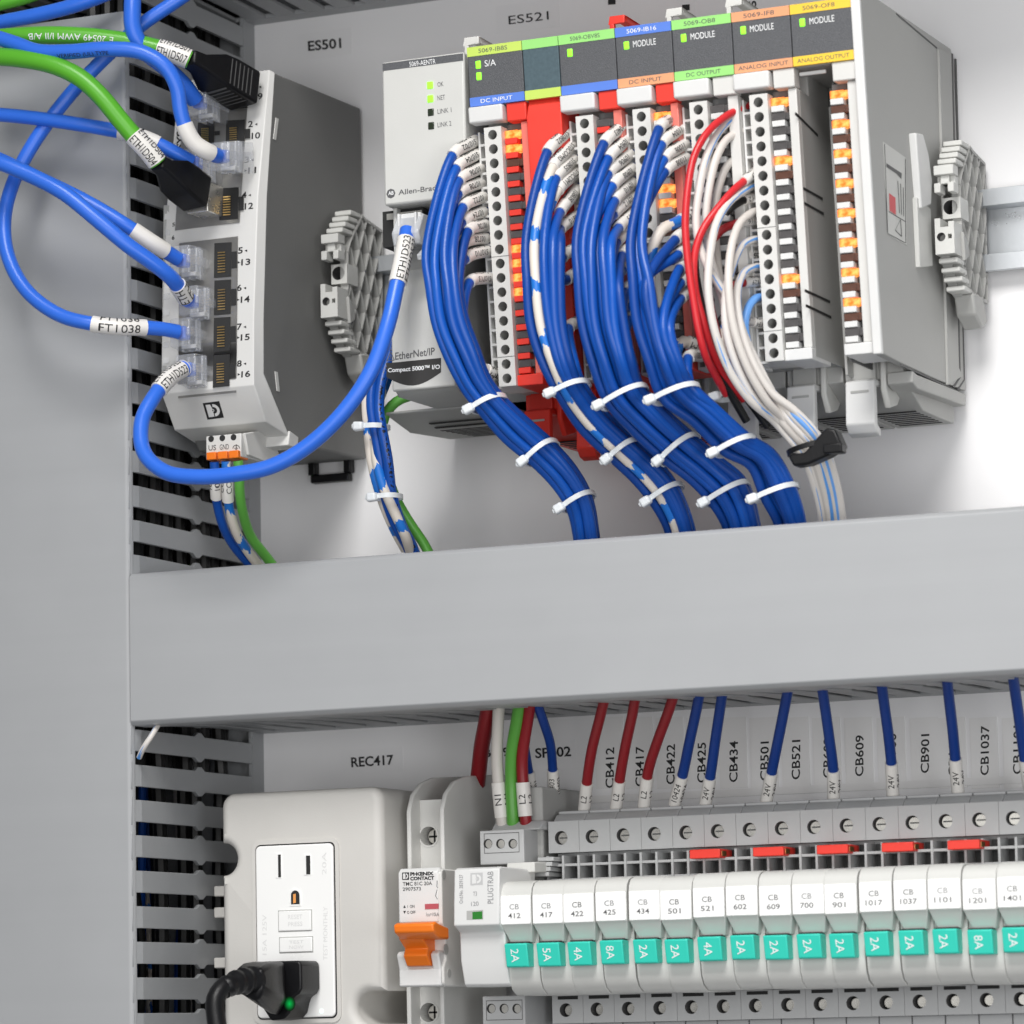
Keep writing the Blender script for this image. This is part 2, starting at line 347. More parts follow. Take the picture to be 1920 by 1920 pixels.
def text_map(txt, fn, parent, m=None, bold=0.0, name='lettering', fine=False):
    """fn maps (0..1, 0..1) over the text's own box to a place"""
    v, f, asp = glyphs_fine(txt, bold) if fine else glyphs(txt, bold)
    mb = MB(); mb.add([tuple(fn(a, b)) for a, b in v], f)
    return mb.build(name, m or M_INK, parent, smooth=False)
def text_quad(txt, tl, tr, bl, parent, m=None, bold=0.0, df=None, d=0.0, off=0.08):
    """text stretched over the pixel parallelogram top-left, top-right, bottom-left on the surface d or df(z)"""
    def fn(a, b):
        px = bl[0] + (tr[0] - tl[0]) * a + (tl[0] - bl[0]) * b; py = bl[1] + (tr[1] - tl[1]) * a + (tl[1] - bl[1]) * b
        return on(px, py, lambda z: df(z) + off) if df else P(px, py, d + off)
    return text_map(txt, fn, parent, m, bold)

# ------------------------------------------------------------------ tubes
def spline(pts, step=2.2):
    p = [Vector(q) for q in pts]; p = [p[0] * 2 - p[1]] + p + [p[-1] * 2 - p[-2]]; out = []
    for i in range(1, len(p) - 2):
        a, b, c, d = p[i - 1:i + 3]; t1 = max((b - a).length, 1e-3) ** .5; t2 = max((c - b).length, 1e-3) ** .5; t3 = max((d - c).length, 1e-3) ** .5
        m1 = ((b - a) / t1 - (c - a) / (t1 + t2) + (c - b) / t2) * t2; m2 = ((c - b) / t2 - (d - b) / (t2 + t3) + (d - c) / t3) * t2
        n = max(2, int((c - b).length / 0.8))
        for k in range(n):
            t = k / n; out.append(b * (2 * t**3 - 3 * t * t + 1) + m1 * (t**3 - 2 * t * t + t) + c * (-2 * t**3 + 3 * t * t) + m2 * (t**3 - t * t))
    out.append(p[-2])
    s = [0.0]
    for a, b in zip(out, out[1:]): s.append(s[-1] + (b - a).length)
    n = max(3, int(s[-1] / step)); res = []; j = 0
    for k in range(n + 1):
        q = s[-1] * k / n
        while j < len(s) - 2 and s[j + 1] < q: j += 1
        f = (q - s[j]) / max(s[j + 1] - s[j], 1e-6); res.append(out[j].lerp(out[j + 1], min(1, max(0, f))))
    return res, s[-1]
def sub_path(path, L, s0, s1, step=1.6):
    n = max(3, int((s1 - s0) / step)); out = []; N = len(path) - 1
    for k in range(n + 1):
        q = (s0 + (s1 - s0) * k / n) / L * N; i = min(int(q), N - 1); out.append(path[i].lerp(path[i + 1], q - i))
    return out
def tube(path, r, n=12, rs=None):
    mb = MB(); m_ = len(path); T = [(path[min(i + 1, m_ - 1)] - path[max(i - 1, 0)]).normalized() for i in range(m_)]
    u = T[0].orthogonal().normalized(); v = []; arc = 0.0; A = []
    cp = Vector((CP[0], -CP[2], -CP[1]))
    for i in range(m_):
        u = (u - T[i] * u.dot(T[i])).normalized(); w = T[i].cross(u); rr = rs[i] if rs else r
        if i: arc += (path[i] - path[i - 1]).length
        A.append(arc)
        for k in range(n):
            t = 2 * math.pi * k / n; v.append(tuple(path[i] + (u * math.cos(t) + w * math.sin(t)) * rr))
    f, uv = [], []
    for i in range(m_ - 1):
        for k in range(n):
            f.append((i * n + k, i * n + (k + 1) % n, (i + 1) * n + (k + 1) % n, (i + 1) * n + k))
            uv += [(A[i] * .001, k / n), (A[i] * .001, (k + 1) / n), (A[i + 1] * .001, (k + 1) / n), (A[i + 1] * .001, k / n)]
    f.append(tuple(range(n))[::-1]); uv += [(0, 0)] * n
    f.append(tuple(range((m_ - 1) * n, m_ * n))); uv += [(0, 0)] * n
    mb.add(v, f); mb.uv = uv
    return mb
def sleeve_text(path, r, txt, parent, ang, h, s0=None, s1=None, flip=False, m=None):
    """print txt along the sleeve, at an angle round it from the side that faces out of the cabinet"""
    n = len(path) - 1; view = Vector((0.42, 0.9, -0.1)).normalized()
    Ls = sum((b - a).length for a, b in zip(path, path[1:])); w_ = min(.92, glyphs(txt)[2] * h * 1.1 / Ls); s0, s1 = .5 - w_ / 2, .5 + w_ / 2
    def fn(a, b):
        if flip: a, b = 1 - a, 1 - b
        q = (s0 + (s1 - s0) * a) * n; i = min(int(q), n - 1); c = path[i].lerp(path[i + 1], q - i)
        t = (path[min(i + 1, n)] - path[max(i - 1, 0)])
        t = (path[i + 1] - path[i]).normalized(); e = (view - t * view.dot(t)).normalized(); w = t.cross(e)
        an = ang + (b - 0.5) * h / r
        return c + (e * math.cos(an) + w * math.sin(an)) * (r + 0.10)
    return text_map(txt, fn, parent, m, 0.0, fine=True)
def wire(name, pts, r, m, label, cat='wire', group=None, sleeves=(), n=12):
    """a wire through pixel points (px, py, d); sleeves: (from mm, to mm, text, flip)"""
    w3 = [P(*q) for q in pts]; path, L = spline(w3)
    o = thing(name, w3[0], label, cat, group)
    tube(path, r, n).build('jacket', m, o)
    for s0, s1, txt, flip in sleeves:
        sp = sub_path(path, L, s0, min(s1, L)); sb = tube(sp, r + 0.42, 14).build('marker_sleeve', M_SLEEVE, o)
        if txt:
            hh = 1.12 * r
            sleeve_text(sp, r + 0.42, txt, sb, 0.30, hh, flip=flip); sleeve_text(sp, r + 0.42, txt, sb, -1.10, hh, flip=flip)
    return o, path, L

# ================================================================== the setting
structure(MB().box(-420, 620, -3, 0, -420, 420).build('back_panel', M_PANEL))

# ------------------------------------------------------------------ slotted wiring ducts
XD = P(490, 1050, 0)[0]; DD = 99.0                 # right wall of the upright duct, duct depth
def finger_poly(h=7.7):
    """outline (depth, height) of one duct finger, tip towards the viewer, break-off nick halfway"""
    a, b = h / 2, 1.5
    up = [(9, a), (46, a), (48.5, a + b), (51, a + b), (53.5, a), (93.2, a)]
    return up + [(d, -z) for d, z in up[::-1]]
duct = thing('wiring_duct', (XD, 0, -20), 'upright grey slotted wiring duct along the left edge', 'wiring duct')
MB().box(XD - 1.6, XD, 0, 9, -330, 330).box(XD - 90, XD - 1.6, 0, 2, -330, 330).box(XD - 90, XD - 88, 2, 97, -330, 330).build('duct_base', M_DUCT, duct)
zc = 181.0
cv = MB(); r0 = 2.2
pr = [(XD - 92, 94)] + [(XD - 92, 98.6)] + [(XD - r0 + r0 * math.sin(t), 98.6 - r0 + r0 * math.cos(t)) for t in [k * math.pi / 12 for k in range(7)]] + [(XD - 0.0, 96.2), (XD - 1.2, 96.2), (XD - 1.4, 96.7), (XD - 5, 97.0), (XD - 88, 97.0), (XD - 88, 94)]
pr = [(x - 0.9, d) for x, d in pr]
cv.prz(pr, -330, zc).build('duct_cover', M_COVER, duct)
fz0 = PX(300, 1458, XD)[2]                        # middle of one finger
f0 = MB().prx([(d, z + fz0) for d, z in finger_poly()], XD - 1.7, XD - 0.1)
tp = [(z_, d_) for z_, d_ in ((-3.85, 93.2), (3.85, 93.2), (3.9, 96.0), (5.0, 97.4), (5.0, 98.2), (-5.0, 98.2), (-5.0, 97.4), (-3.9, 96.0))]
xo = lambda d_: XD - .1 - max(0, d_ - 93.2) * .26
f0.add([(xo(d_), d_, fz0 + z_) for z_, d_ in tp] + [(XD - 1.7, d_, fz0 + z_) for z_, d_ in tp], [tuple(range(8)), tuple(range(8, 16))] + [(i, (i + 1) % 8, 8 + (i + 1) % 8, 8 + i) for i in range(8)])
f0 = f0.build('finger', M_DUCT, duct, bevel=0.25, seg=1)
for k in range(-8, 28):
    if k: put(f0, duct, dz=12.55 * k)
# bits of cable seen through the slots
incn = ['blue', 'white', 'blue', 'grey', 'blue', 'blue', 'white and blue', 'blue', 'blue', 'grey', 'blue', 'black']
incol = [M_BLUE, M_WWHITE, M_BLUE, M_WGREYC, M_BLUE, M_BLUEPR, M_WSTRIPE, M_BLUE, M_BLUE, M_WGREYC, M_BLUE, M_WBLACK]
for k in range(24):
    d0 = 15 + k * 3.35 + random.uniform(-1, 1); x0 = XD - 22 - random.uniform(0, 26); pts = []
    zt = -70
    for q in range(6):
        pts.append((x0 + random.uniform(-4, 4), d0 + random.uniform(-4, 4), zt - (zt + 300) * q / 5))
    path, L = spline(pts, 6)
    w_ = thing('duct_wire', pts[0], 'thin %s wire running down inside the lower part of the upright slotted duct' % incn[k % 12], 'wire', '%s wires inside the upright duct' % incn[k % 12])
    tube(path, 1.6, 8).build('jacket', incol[k % 12], w_)

for k in range(22):  # black cables added behind the slots to keep them dark
    d0 = 14 + k * 3.6; x0 = XD - 7 - random.uniform(0, 8) - (10 if k % 2 else 0)
    top, bot = (250, -95) if k % 3 else (250, -330)
    pts = [(x0 + random.uniform(-2, 2), d0 + random.uniform(-2, 2), top + (bot - top) * q / 6) for q in range(7)]
    path, L = spline(pts, 8); w_ = thing('duct_wire', pts[0], 'thick black cable added inside the upright slotted duct to darken its slots', 'cable', 'black cables added to darken the upright duct')
    tube(path, 2.5, 8).build('jacket', M_WBLACK, w_)

# the wide level duct across the middle
ZT, ZB = -25.4, -80.0
xl, xr = XD - 0.6, 420.0
hd = thing('wiring_duct', (xl, 0, ZB), 'wide level grey wiring duct crossing the middle of the panel', 'wiring duct')
zbb = P(900, 1353, 0)[2]
pc = [(93, ZT), (97.2, ZT), (DD + 0.4 - 1.2, ZT - 0.35), (DD + 0.4, ZT - 1.6), (DD + 0.4, ZB + 1.6), (DD + 0.4 - 1.2, ZB + 0.35), (97.2, ZB), (88, ZB), (88, ZB + 1.6), (97, ZB + 1.6), (98.0, ZB + 3), (98.0, ZT - 3), (97, ZT - 1.6), (93, ZT - 1.6)]
MB().prx(pc, xl - 0.4, xr).build('duct_cover', M_COVER, hd, bevel=0.3, seg=2)
MB().box(xl + 1, xr, 0, 2, zbb, ZT - 2).box(xl + 1, xr, 2, 8, zbb, zbb + 1.6).box(xl + 1, xr, 2, 8, ZT - 3.4, ZT - 1.8).build('duct_base', M_DUCT, hd)
def level_finger(x, zf, zb, th, df=92.0, name='finger', parent=None):
    a = 4.0
    poly = [(x - a, 7), (x - a, 44), (x - a - 1.4, 47), (x - a - 1.4, 50), (x - a, 53), (x - a, df - 4), (x - a - 1.2, df - 1), (x - a - 1.2, df),
            (x + a + 1.2, df), (x + a + 1.2, df - 1), (x + a, df - 4), (x + a, 53), (x + a + 1.4, 50), (x + a + 1.4, 47), (x + a, 44), (x + a, 7)]
    zz = lambda d: zb + (zf - zb) * (d - 7) / (df - 7) + 0.7 * math.sin(math.pi * min(1, max(0, (d - 7) / (df - 7))))
    n = len(poly); mb = MB()
    quads = [(0, 1, 14, 15), (1, 2, 3, 4, 11, 12, 13, 14), (4, 5, 10, 11), (5, 6, 7, 8, 9, 10)]
    v = [(px, d, zz(d)) for px, d in poly] + [(px, d, zz(d) + th) for px, d in poly]
    f = [q for q in quads] + [tuple(i + n for i in q) for q in quads] + [(i, (i + 1) % n, n + (i + 1) % n, n + i) for i in range(n)]
    mb.add(v, f)
    return mb.build(name, M_DUCT, parent, bevel=0.25, seg=1)
xf0 = P(1418, 1298, 92)[0]
lf = level_finger(xf0, ZB + 0.2, zbb, 0.8, parent=hd)
lt = level_finger(xf0, ZT - 2.6, ZT - 2.9, 1.5, parent=hd)
for k in range(-20, 24):
    x = xf0 + 12.72 * k
    if k == 0 or x < xl + 5 or x > xr - 6: continue
    put(lf, hd, dx=12.72 * k); put(lt, hd, dx=12.72 * k)
for k in range(14):  # dark cables added so the slots underneath look darker
    d0 = 16 + 5.4 * k; z0 = ZB + 13 + random.uniform(0, 5)
    pts = [(xl + 8 + (xr - xl - 12) * q / 7, d0 + random.uniform(-2, 2), z0 + random.uniform(-2, 2)) for q in range(8)]
    path, L = spline(pts, 10); w_ = thing('duct_wire', pts[0], 'dark cable added inside the wide level duct to darken its slots', 'cable', 'dark cables added to darken the level duct')
    tube(path, 2.6, 8).build('jacket', M_WBLACK, w_)

# the duct above, in shade
zu = P(600, 31, 0)[2]
ud = thing('wiring_duct', (XD, 0, zu), 'shaded grey wiring duct along the top edge of the panel', 'wiring duct')
MB().box(XD - 90, xr, 97, 99.4, zu + 0.5, zu + 56).build('duct_cover', M_COVER, ud, bevel=0.8)
MB().box(XD - 90, xr, 0, 2, zu, zu + 50).box(XD - 90, xr, 2, 8, zu, zu + 1.6).box(XD - 90, xr, 2, 97, zu + 48, zu + 50).build('duct_base', M_DUCT, ud)
uf = level_finger(xf0, zu + 0.4, zu + 0.1, 1.5, df=96, parent=ud)
for k in range(-26, 24):
    x = xf0 + 12.72 * k
    if k and x < xr - 6: put(uf, ud, dx=12.72 * k)

# ------------------------------------------------------------------ mounting rails
def rail(x0, x1, zc_, label):
    o = thing('mounting_rail', (x0, 0, zc_), label, 'metal rail')
    h = 14.8; i = 9.6; t = 1.1
    pr = [(7.4, zc_ + h), (7.4, zc_ + i - t), (t, zc_ + i - t), (t, zc_ - i + t), (7.4, zc_ - i + t), (7.4, zc_ - h), (6.3, zc_ - h), (6.3, zc_ - i), (0.05, zc_ - i), (0.05, zc_ + i), (6.3, zc_ + i), (6.3, zc_ + h)]
    MB().prx(pr, x0, x1).build('rail_profile', M_ZINC, o, bevel=0.35)
    return o
zr = P(1890, 432, 3)[2]
rail(-70, 420, zr, 'silver top-hat rail behind the upper row of modules')
rail(-95, 420, -157, 'silver top-hat rail behind the row of small breakers')

# ================================================================== network switch
xS = P(683, 600, 2)[0]
body = [PX(*p, xS)[1:] for p in ((515, 136), (500, 370), (494, 600), (494, 700), (507, 733), (545, 832))]
bez = [PX(*p, xS - 1.5)[1:] for p in ((505, 130), (483, 370), (475.5, 600), (475.5, 722), (499, 791))]
zs_ = [z for d, z in bez][::-1]; ds_ = [d for d, z in bez][::-1]
dF = lambda z: float(np.interp(z, zs_, ds_))
xSl = on(304, 600, dF)[0]
sw = thing('network_switch', (xS, 0, 27), 'tall grey network switch with a white face and sixteen cable sockets', 'network switch')
zbk = PX(690, 862, xS)[2]
MB().prx([(2, 159.2), (2, zbk)] + [body[5]] + body[4::-1], xSl + 1.0, xS).build('housing', M_SWITCH, sw, bevel=0.8)
# the bezel: a slab following the slanted front, chamfered along its right edge
mb = MB(); n = len(bez)
L_ = [(xSl, d, z) for d, z in bez]; R_ = [(xS - 1.5, d, z) for d, z in bez]
Bk = [(d + 0.2, z) for d, z in body[:4]] + [(body[5][0] + 1.0, body[5][1] + 2.2)]
RB = [(xS + 0.35, d, z) for d, z in Bk]; LB = [(xSl, d - 6, z) for d, z in Bk]; RBB = [(xS + 0.35, d - 0.1, z) for d, z in Bk]
v = L_ + R_ + RB + LB; f = []
for i in range(n - 1):
    f += [(i, i + 1, n + i + 1, n + i), (n + i, n + i + 1, 2 * n + i + 1, 2 * n + i), (i, 3 * n + i, 3 * n + i + 1, i + 1), (2 * n + i, 2 * n + i + 1, 3 * n + i + 1, 3 * n + i)]
f += [(0, n, 2 * n, 3 * n), (n - 1, 4 * n - 1, 3 * n - 1, 2 * n - 1)]
mb.add(v, f).build('front_bezel', M_BEZEL, sw, bevel=0.35)
p4 = on(540, 822, lambda z: body[5][0])
MB().prx([(body[5][0] - 4, body[5][1] - 1.5), (body[5][0] + 3.5, body[5][1] - 1.0), (body[5][0] + 2, body[5][1] + 4.5), (body[5][0] - 5, body[5][1] + 3)], xSl + 8, xS + 0.8).build('bottom_lip', M_BEZEL, sw, bevel=0.4)
for (a, b) in (((519, 222), (514, 262)), ((517, 697), (521, 734))):
    qa, qb = PX(*a, xS), PX(*b, xS)
    MB().hexa([(xS - .5, qb[1] - 1, qb[2]), (xS - .5, qb[1] + 1, qb[2]), (xS - .5, qa[1] + 1, qa[2]), (xS - .5, qa[1] - 1, qa[2]),
               (xS + .3, qb[1] - 1, qb[2]), (xS + .3, qb[1] + 1, qb[2]), (xS + .3, qa[1] + 1, qa[2]), (xS + .3, qa[1] - 1, qa[2])]).build('side_slot', M_CREAM, sw)
ft = P(619, 884, 4)
MB().box(ft[0] - 9, ft[0] - 6, 1, 5, ft[2] - 1, ft[2] + 8).box(ft[0] + 6, ft[0] + 9, 1, 5, ft[2] - 1, ft[2] + 8).box(ft[0] - 8, ft[0] + 8, 1, 5, ft[2] - 4, ft[2] - 1).build('rail_foot', M_BLACK, sw, bevel=0.5)
# metal jack frames with sockets
def facequad(p, off): return [on(px, py, lambda z: dF(z) + off) for px, py in p]
def frame(p, name):
    mb = MB(); K = 8; lerp = lambda a, b, t: (a[0] + (b[0] - a[0]) * t, a[1] + (b[1] - a[1]) * t)
    for k in range(K):
        q = [lerp(p[0], p[3], k / K), lerp(p[1], p[2], k / K), lerp(p[1], p[2], (k + 1) / K), lerp(p[0], p[3], (k + 1) / K)]
        mb.hexa(facequad(q, -3) + facequad(q, 0.45))
    return mb.build(name, M_JACK, sw)
frame([(328, 432), (449, 417), (466, 165), (345, 180)], 'jack_frame')
frame([(334, 747), (443, 736), (446, 443), (336, 456)], 'jack_frame')
def socket(x0, y0, x1, y1):
    p = [(x0 - 1, y1), (x1 - 1, y1 - 3), (x1, y0 - 2), (x0, y0)]
    o = MB().hexa(facequad(p, -5) + facequad(p, 0.75)).build('socket', M_HOLE, sw)
    nt = [(x1, y1 - 18), (x1 + 10, y1 - 19), (x1 + 10, y0 + 15), (x1, y0 + 16)]
    MB().hexa(facequad(nt, -5) + facequad(nt, 0.7)).build('socket_notch', M_HOLE, o)
    pin = MB()
    for k in range(8):
        yy = y0 + (y1 - y0) * (0.27 + 0.56 * k / 7)
        q = [(x0 + 6, yy + 1.3), (x0 + 20, yy + 0.2), (x0 + 20, yy - 1.8), (x0 + 6, yy - 0.7)]
        pin.hexa(facequad(q, 0.7) + facequad(q, 1.05))
    pin.build('contact_pins', M_GOLD, o)
for b in ((402, 456, 434, 521), (402, 526, 433, 591), (401, 596, 432, 660), (400, 666, 431, 727), (424, 226, 459, 278), (412, 353, 447, 413), (433, 163, 465, 205)): socket(*b)
for b in ((371, 230, 402, 272),): socket(*b)
for k in range(11):                                   # the indicator column down the left edge
    y = 400 + k * 30; q = [(308 - k * .3, y + 12), (319 - k * .3, y + 11), (320 - k * .3, y), (309 - k * .3, y + 1)]
    MB().hexa(facequad(q, -1) + facequad(q, 0.3)).build('indicator_window', M_CLEAR if k % 3 else M_WHITE, sw)
MB().hexa(facequad([(303, 700), (312, 700), (317, 385), (307, 385)], -1) + facequad([(303, 700), (312, 700), (317, 385), (307, 385)], 0.15)).build('indicator_strip', M_SIDE, sw)
nums = [('1', 478, 163, 8, 12), ('9', 488, 181, 9, 12), ('2', 470, 233, 9, 12), ('10', 480, 255, 16, 12), ('3', 463, 300, 9, 12), ('11', 473, 320, 15, 12), ('4', 458, 366, 9, 12), ('12', 467, 387, 16, 12),
        ('5', 451, 470, 9, 12), ('13', 461, 492, 17, 12), ('6', 449, 540, 9, 12), ('14', 460, 562, 17, 12), ('7', 449, 613, 9, 12), ('15', 460, 633, 17, 12), ('8', 449, 682, 9, 12), ('16', 461, 702, 17, 12)]
for k, (t, x, y, w_, h_) in enumerate(nums):
    two = k % 2
    text_quad(t, (x - w_ / 2, y - h_ / 2), (x + w_ / 2, y - h_ / 2 - w_ * .1), (x - w_ / 2 - .5, y + h_ / 2), sw, M_INK, 0.02, df=dF)
    ax = x - w_ / 2 - 5 if two else x + w_ / 2 + 6
    tri = [(ax + (3 if two else -3), y), (ax + (-2 if two else 2), y - 2.4), (ax + (-2 if two else 2), y + 2.4)]
    q = facequad(tri, 0.08); MB().add(q, [(0, 1, 2)]).build('port_arrow', M_INK, sw, smooth=False)
text_quad('SYS', (331, 280), (331, 246), (343, 280), sw, M_INK, 0.03, df=dF)
text_quad('5', (323, 418), (328, 417), (323, 425), sw, M_INK, 0.02, df=dF); text_quad('6', (322, 442), (327, 441), (322, 450), sw, M_INK, 0.02, df=dF)
# the maker's emblem: black tile, white half-moon with a dot and a line
def emblem(parent, tl, tr, bl, df, fg, bgm):
    P3 = lambda a, b, off: on(tl[0] + (tr[0] - tl[0]) * a + (bl[0] - tl[0]) * b, tl[1] + (tr[1] - tl[1]) * a + (bl[1] - tl[1]) * b, lambda z: df(z) + off)
    o = MB().add([P3(0, 0, .06), P3(1, 0, .06), P3(1, 1, .06), P3(0, 1, .06)], [(0, 1, 2, 3)]).build('emblem', bgm, parent, smooth=False)
    mk = MB(); mk.add([P3(.13, .13, .1), P3(.40, .13, .1), P3(.47, .38, .1), P3(.40, .5, .1), P3(.47, .62, .1), P3(.46, .87, .1), P3(.13, .87, .1)], [tuple(range(7))])
    arc = [P3(.52 + .36 * math.sin(t), .5 - .37 * math.cos(t), .1) for t in [math.pi * k / 12 for k in range(13)]]
    inn = [P3(.52 + .20 * math.sin(t), .5 - .20 * math.cos(t), .1) for t in [math.pi * k / 12 for k in range(13)]]
    mk.add(arc + inn, [(i, i + 1, 14 + i, 13 + i) for i in range(12)])
    ci = [P3(.47 + .085 * math.cos(t), .5 + .085 * math.sin(t), .13) for t in [2 * math.pi * k / 12 for k in range(12)]]
    mk.add(ci, [tuple(range(12))]); mk.build('emblem_mark', fg, o, smooth=False)
    ci = [P3(.47 + .045 * math.cos(t), .5 + .045 * math.sin(t), .16) for t in [2 * math.pi * k / 10 for k in range(10)]]
    MB().add(ci, [tuple(range(10))]).build('emblem_dot', bgm, o, smooth=False)
emblem(sw, (380, 756), (411, 752), (389, 787), dF, M_WHITE, M_INK)
# power connector below the switch
dC = 84.0
pcn = thing('power_connector', P(425, 840, dC), 'small white three-way power plug with orange levers under the network switch', 'connector')
a_, b_, c_, e_ = P(386, 863, dC), P(452, 856, dC), P(452, 812, dC), P(386, 818, dC)
dep = 24
MB().hexa([(q[0], dC - dep, q[2]) for q in (a_, b_, c_, e_)] + [a_, b_, c_, e_]).build('plug_body', M_CREAM, pcn, bevel=0.4)
MB().hexa([(b_[0], dC - dep - 8, b_[2] - 1), (b_[0] + 1.2, dC - dep - 8, b_[2] - 1), (b_[0] + 1.2, dC - 20, c_[2] + 4), (b_[0], dC - 20, c_[2] + 4), (b_[0], dC - 4, b_[2] + 1), (b_[0] + 1.2, dC - 4, b_[2] + 1), (b_[0] + 1.2, dC - 1, c_[2]), (b_[0], dC - 1, c_[2])]).build('side_plate', M_CREAM, pcn, bevel=0.3)
for k, t in enumerate(('US', 'GND', '')):
    x = 400 + 21.0 * k; y = 823 - 1.6 * k
    c = P(x - 4, y, dC); MB().cyl((c[0], dC - 4, c[2]), (0, 1, 0), 1.15, 4.12, 14).build('test_hole', M_HOLE, pcn)
    c = P(x, y + 33, dC); MB().box(c[0] - 1.9, c[0] + 1.9, dC - 6, dC + 1.8, c[2] - 1.4, c[2] + 1.4).build('release_lever', M_ORANGE, pcn, bevel=0.3)
    if t: text_quad(t, (x - 9, y + 12), (x + (5 if k == 0 else 8), y + 11), (x - 9, y + 22), pcn, M_INK, 0.0, d=dC)
mk = MB()
for k in range(9):
    t0, t1 = math.pi * k / 9, math.pi * (k + 1) / 9
    q = [P(443 + r * math.cos(t), 841 - r * math.sin(t), dC + .08) for r, t in ((7, t0), (7, t1), (5.7, t1), (5.7, t0))]; mk.add(q, [(0, 1, 2, 3)])
for q in ((442.3, 833, 443.7, 841), (439.5, 840, 446.5, 841.2), (441, 842.4, 445, 843.4)):
    mk.add([P(q[0], q[1], dC + .08), P(q[2], q[1], dC + .08), P(q[2], q[3], dC + .08), P(q[0], q[3], dC + .08)], [(0, 1, 2, 3)])
mk.build('earth_symbol', M_INK, pcn, smooth=False)

# ================================================================== coupler with network port (first module of the row)
dA = 100.0
ax0, ax1 = P(718, 250, dA)[0], P(874, 250, dA)[0] - 0.3
za1 = P(790, 107, dA)[2]; zaM = P(730, 385, dA)[2]; za0 = P(735, 739, dA)[2]
cp_ = thing('network_coupler', (ax0, 0, za0), 'white network coupler module with four status lights, left end of module row', 'interface module')
xq = P(858, 600, 93)[0]
MB().box(ax0, ax1 - .2, 4, dA - 3, zaM, za1).prx([(40, zaM + .1), (40, zaM - 10), (62, za0), (92, za0), (96.5, za0 + 3), (96.5, za0 + 30), (dA - 12, zaM - 22), (dA - 14, zaM - 16), (dA - 14, zaM + .1)], ax0 + .3, xq).build('housing', M_SIDE, cp_, bevel=0.6)
MB().box(ax0, ax1, dA - 3, dA, zaM, za1).build('front_cover', M_SHELL, cp_, bevel=0.8)
fl = [(96.6, za0 + 1.5), (96.6, za0 + 30), (dA - 11.9, zaM - 21), (dA - 15, zaM - 21), (dA - 15, za0 + 1.5)]
MB().prx(fl, ax0 + .1, xq + .2).build('lower_cover', M_SHELL, cp_, bevel=0.7)
dlow = lambda z: 96.62 if z < za0 + 30 else 96.62 + (z - za0 - 30) * (dA - 11.9 - 96.6) / (zaM - 21 - za0 - 30)
zt0 = P(720, 133, dA)[2]
MB().box(ax0 + .35, ax1 - .35, dA, dA + .12, zt0, za1 - .6).build('title_band', M_DARKLBL, cp_)
text_quad('5069-AENTR', (767, 116), (816, 110), (768, 125), cp_, M_WINK, 0.0, d=dA + .12)
for k, (t, on_) in enumerate((('OK', 1), ('NET', 1), ('LINK 1', 0), ('LINK 2', 0))):
    x, y = 806.5 + k * .7, 160 + 25.3 * k
    c = P(x, y, dA); MB().box(c[0] - 1.15, c[0] + 1.15, dA - 1, dA + .35, c[2] - 1.3, c[2] + 1.3).build('status_light', M_GLED if on_ else M_OFFLED, cp_, bevel=0.25)
    w_ = {2: 11, 3: 14, 6: 26}[len(t)]
    text_quad(t, (820, y - 6 + .2), (820 + w_, y - 6 - w_ * .13), (820.6, y + 3), cp_, M_GREYINK, 0.0, d=dA)
text_quad('Allen-Bradley', (747, 356), (838, 344), (747, 369), cp_, M_GREYINK, 0.01, d=dA)
c0 = P(733, 363, dA)
def disc(c, r, d, n=20): return MB().add([(c[0] + r * math.cos(t), d, c[2] + r * math.sin(t)) for t in [2 * math.pi * k / n for k in range(n)]], [tuple(range(n))])
ds = disc(c0, 1.75, dA + .06, 8).build('maker_emblem', M_GREYINK, cp_, smooth=False)
text_quad('AB', (728, 359), (738, 358), (728, 366), ds, M_WINK, 0.02, d=dA + .1)
prt = P(765, 405, dA - 10)
MB().box(prt[0] - 9, prt[0] + 7, 50, dA - 8, zaM - 13, zaM - .2).build('port_recess', M_HOLE, cp_)
MB().box(ax0 + 1, ax0 + 2.4, 50, dA - 5, zaM - 16, zaM).build('recess_wall', M_SHELL, cp_, bevel=.3)
MB().box(prt[0] - 7.2, prt[0] + 6.6, dA - 14, dA - 7.6, zaM - 3.4, zaM - 1.2).build('port_shield', M_STEEL, cp_)
# print on the lower cover
text_quad('EtherNet/IP', (741, 661), (815, 651), (741, 675), cp_, M_GREYINK, 0.012, df=lambda z: dlow(z))
text_quad('2', (730, 650), (735, 650), (730, 656), cp_, M_GREYINK, 0.0, df=dlow)
mk = MB()
for (a, b) in (((725, 677), (732.5, 660)), ((732.5, 660), (739.5, 675)), ((739.5, 675), (725, 677)), ((732.6, 666), (732.7, 673))):
    n_ = Vector((b[0] - a[0], b[1] - a[1])).normalized(); w2 = .7
    q = [on(a[0] - n_.y * w2, a[1] + n_.x * w2, lambda z: dlow(z) + .08), on(b[0] - n_.y * w2, b[1] + n_.x * w2, lambda z: dlow(z) + .08), on(b[0] + n_.y * w2, b[1] - n_.x * w2, lambda z: dlow(z) + .08), on(a[0] + n_.y * w2, a[1] - n_.x * w2, lambda z: dlow(z) + .08)]
    mk.add(q, [(0, 1, 2, 3)])
mk.build('warning_triangle', M_GREYINK, cp_, smooth=False)
bp = [(724.5, 681), (827, 671), (827, 698)] + [(827 - 102.5 * t, 698 + 9.5 * t + 20 * math.sin(math.pi * t)) for t in [k / 12 for k in range(1, 12)]] + [(724.5, 707)]
bd = MB().add([on(px, py, lambda z: dlow(z) + .06) for px, py in bp], [tuple(range(len(bp)))]).build('series_badge', M_BADGE, cp_, smooth=False)
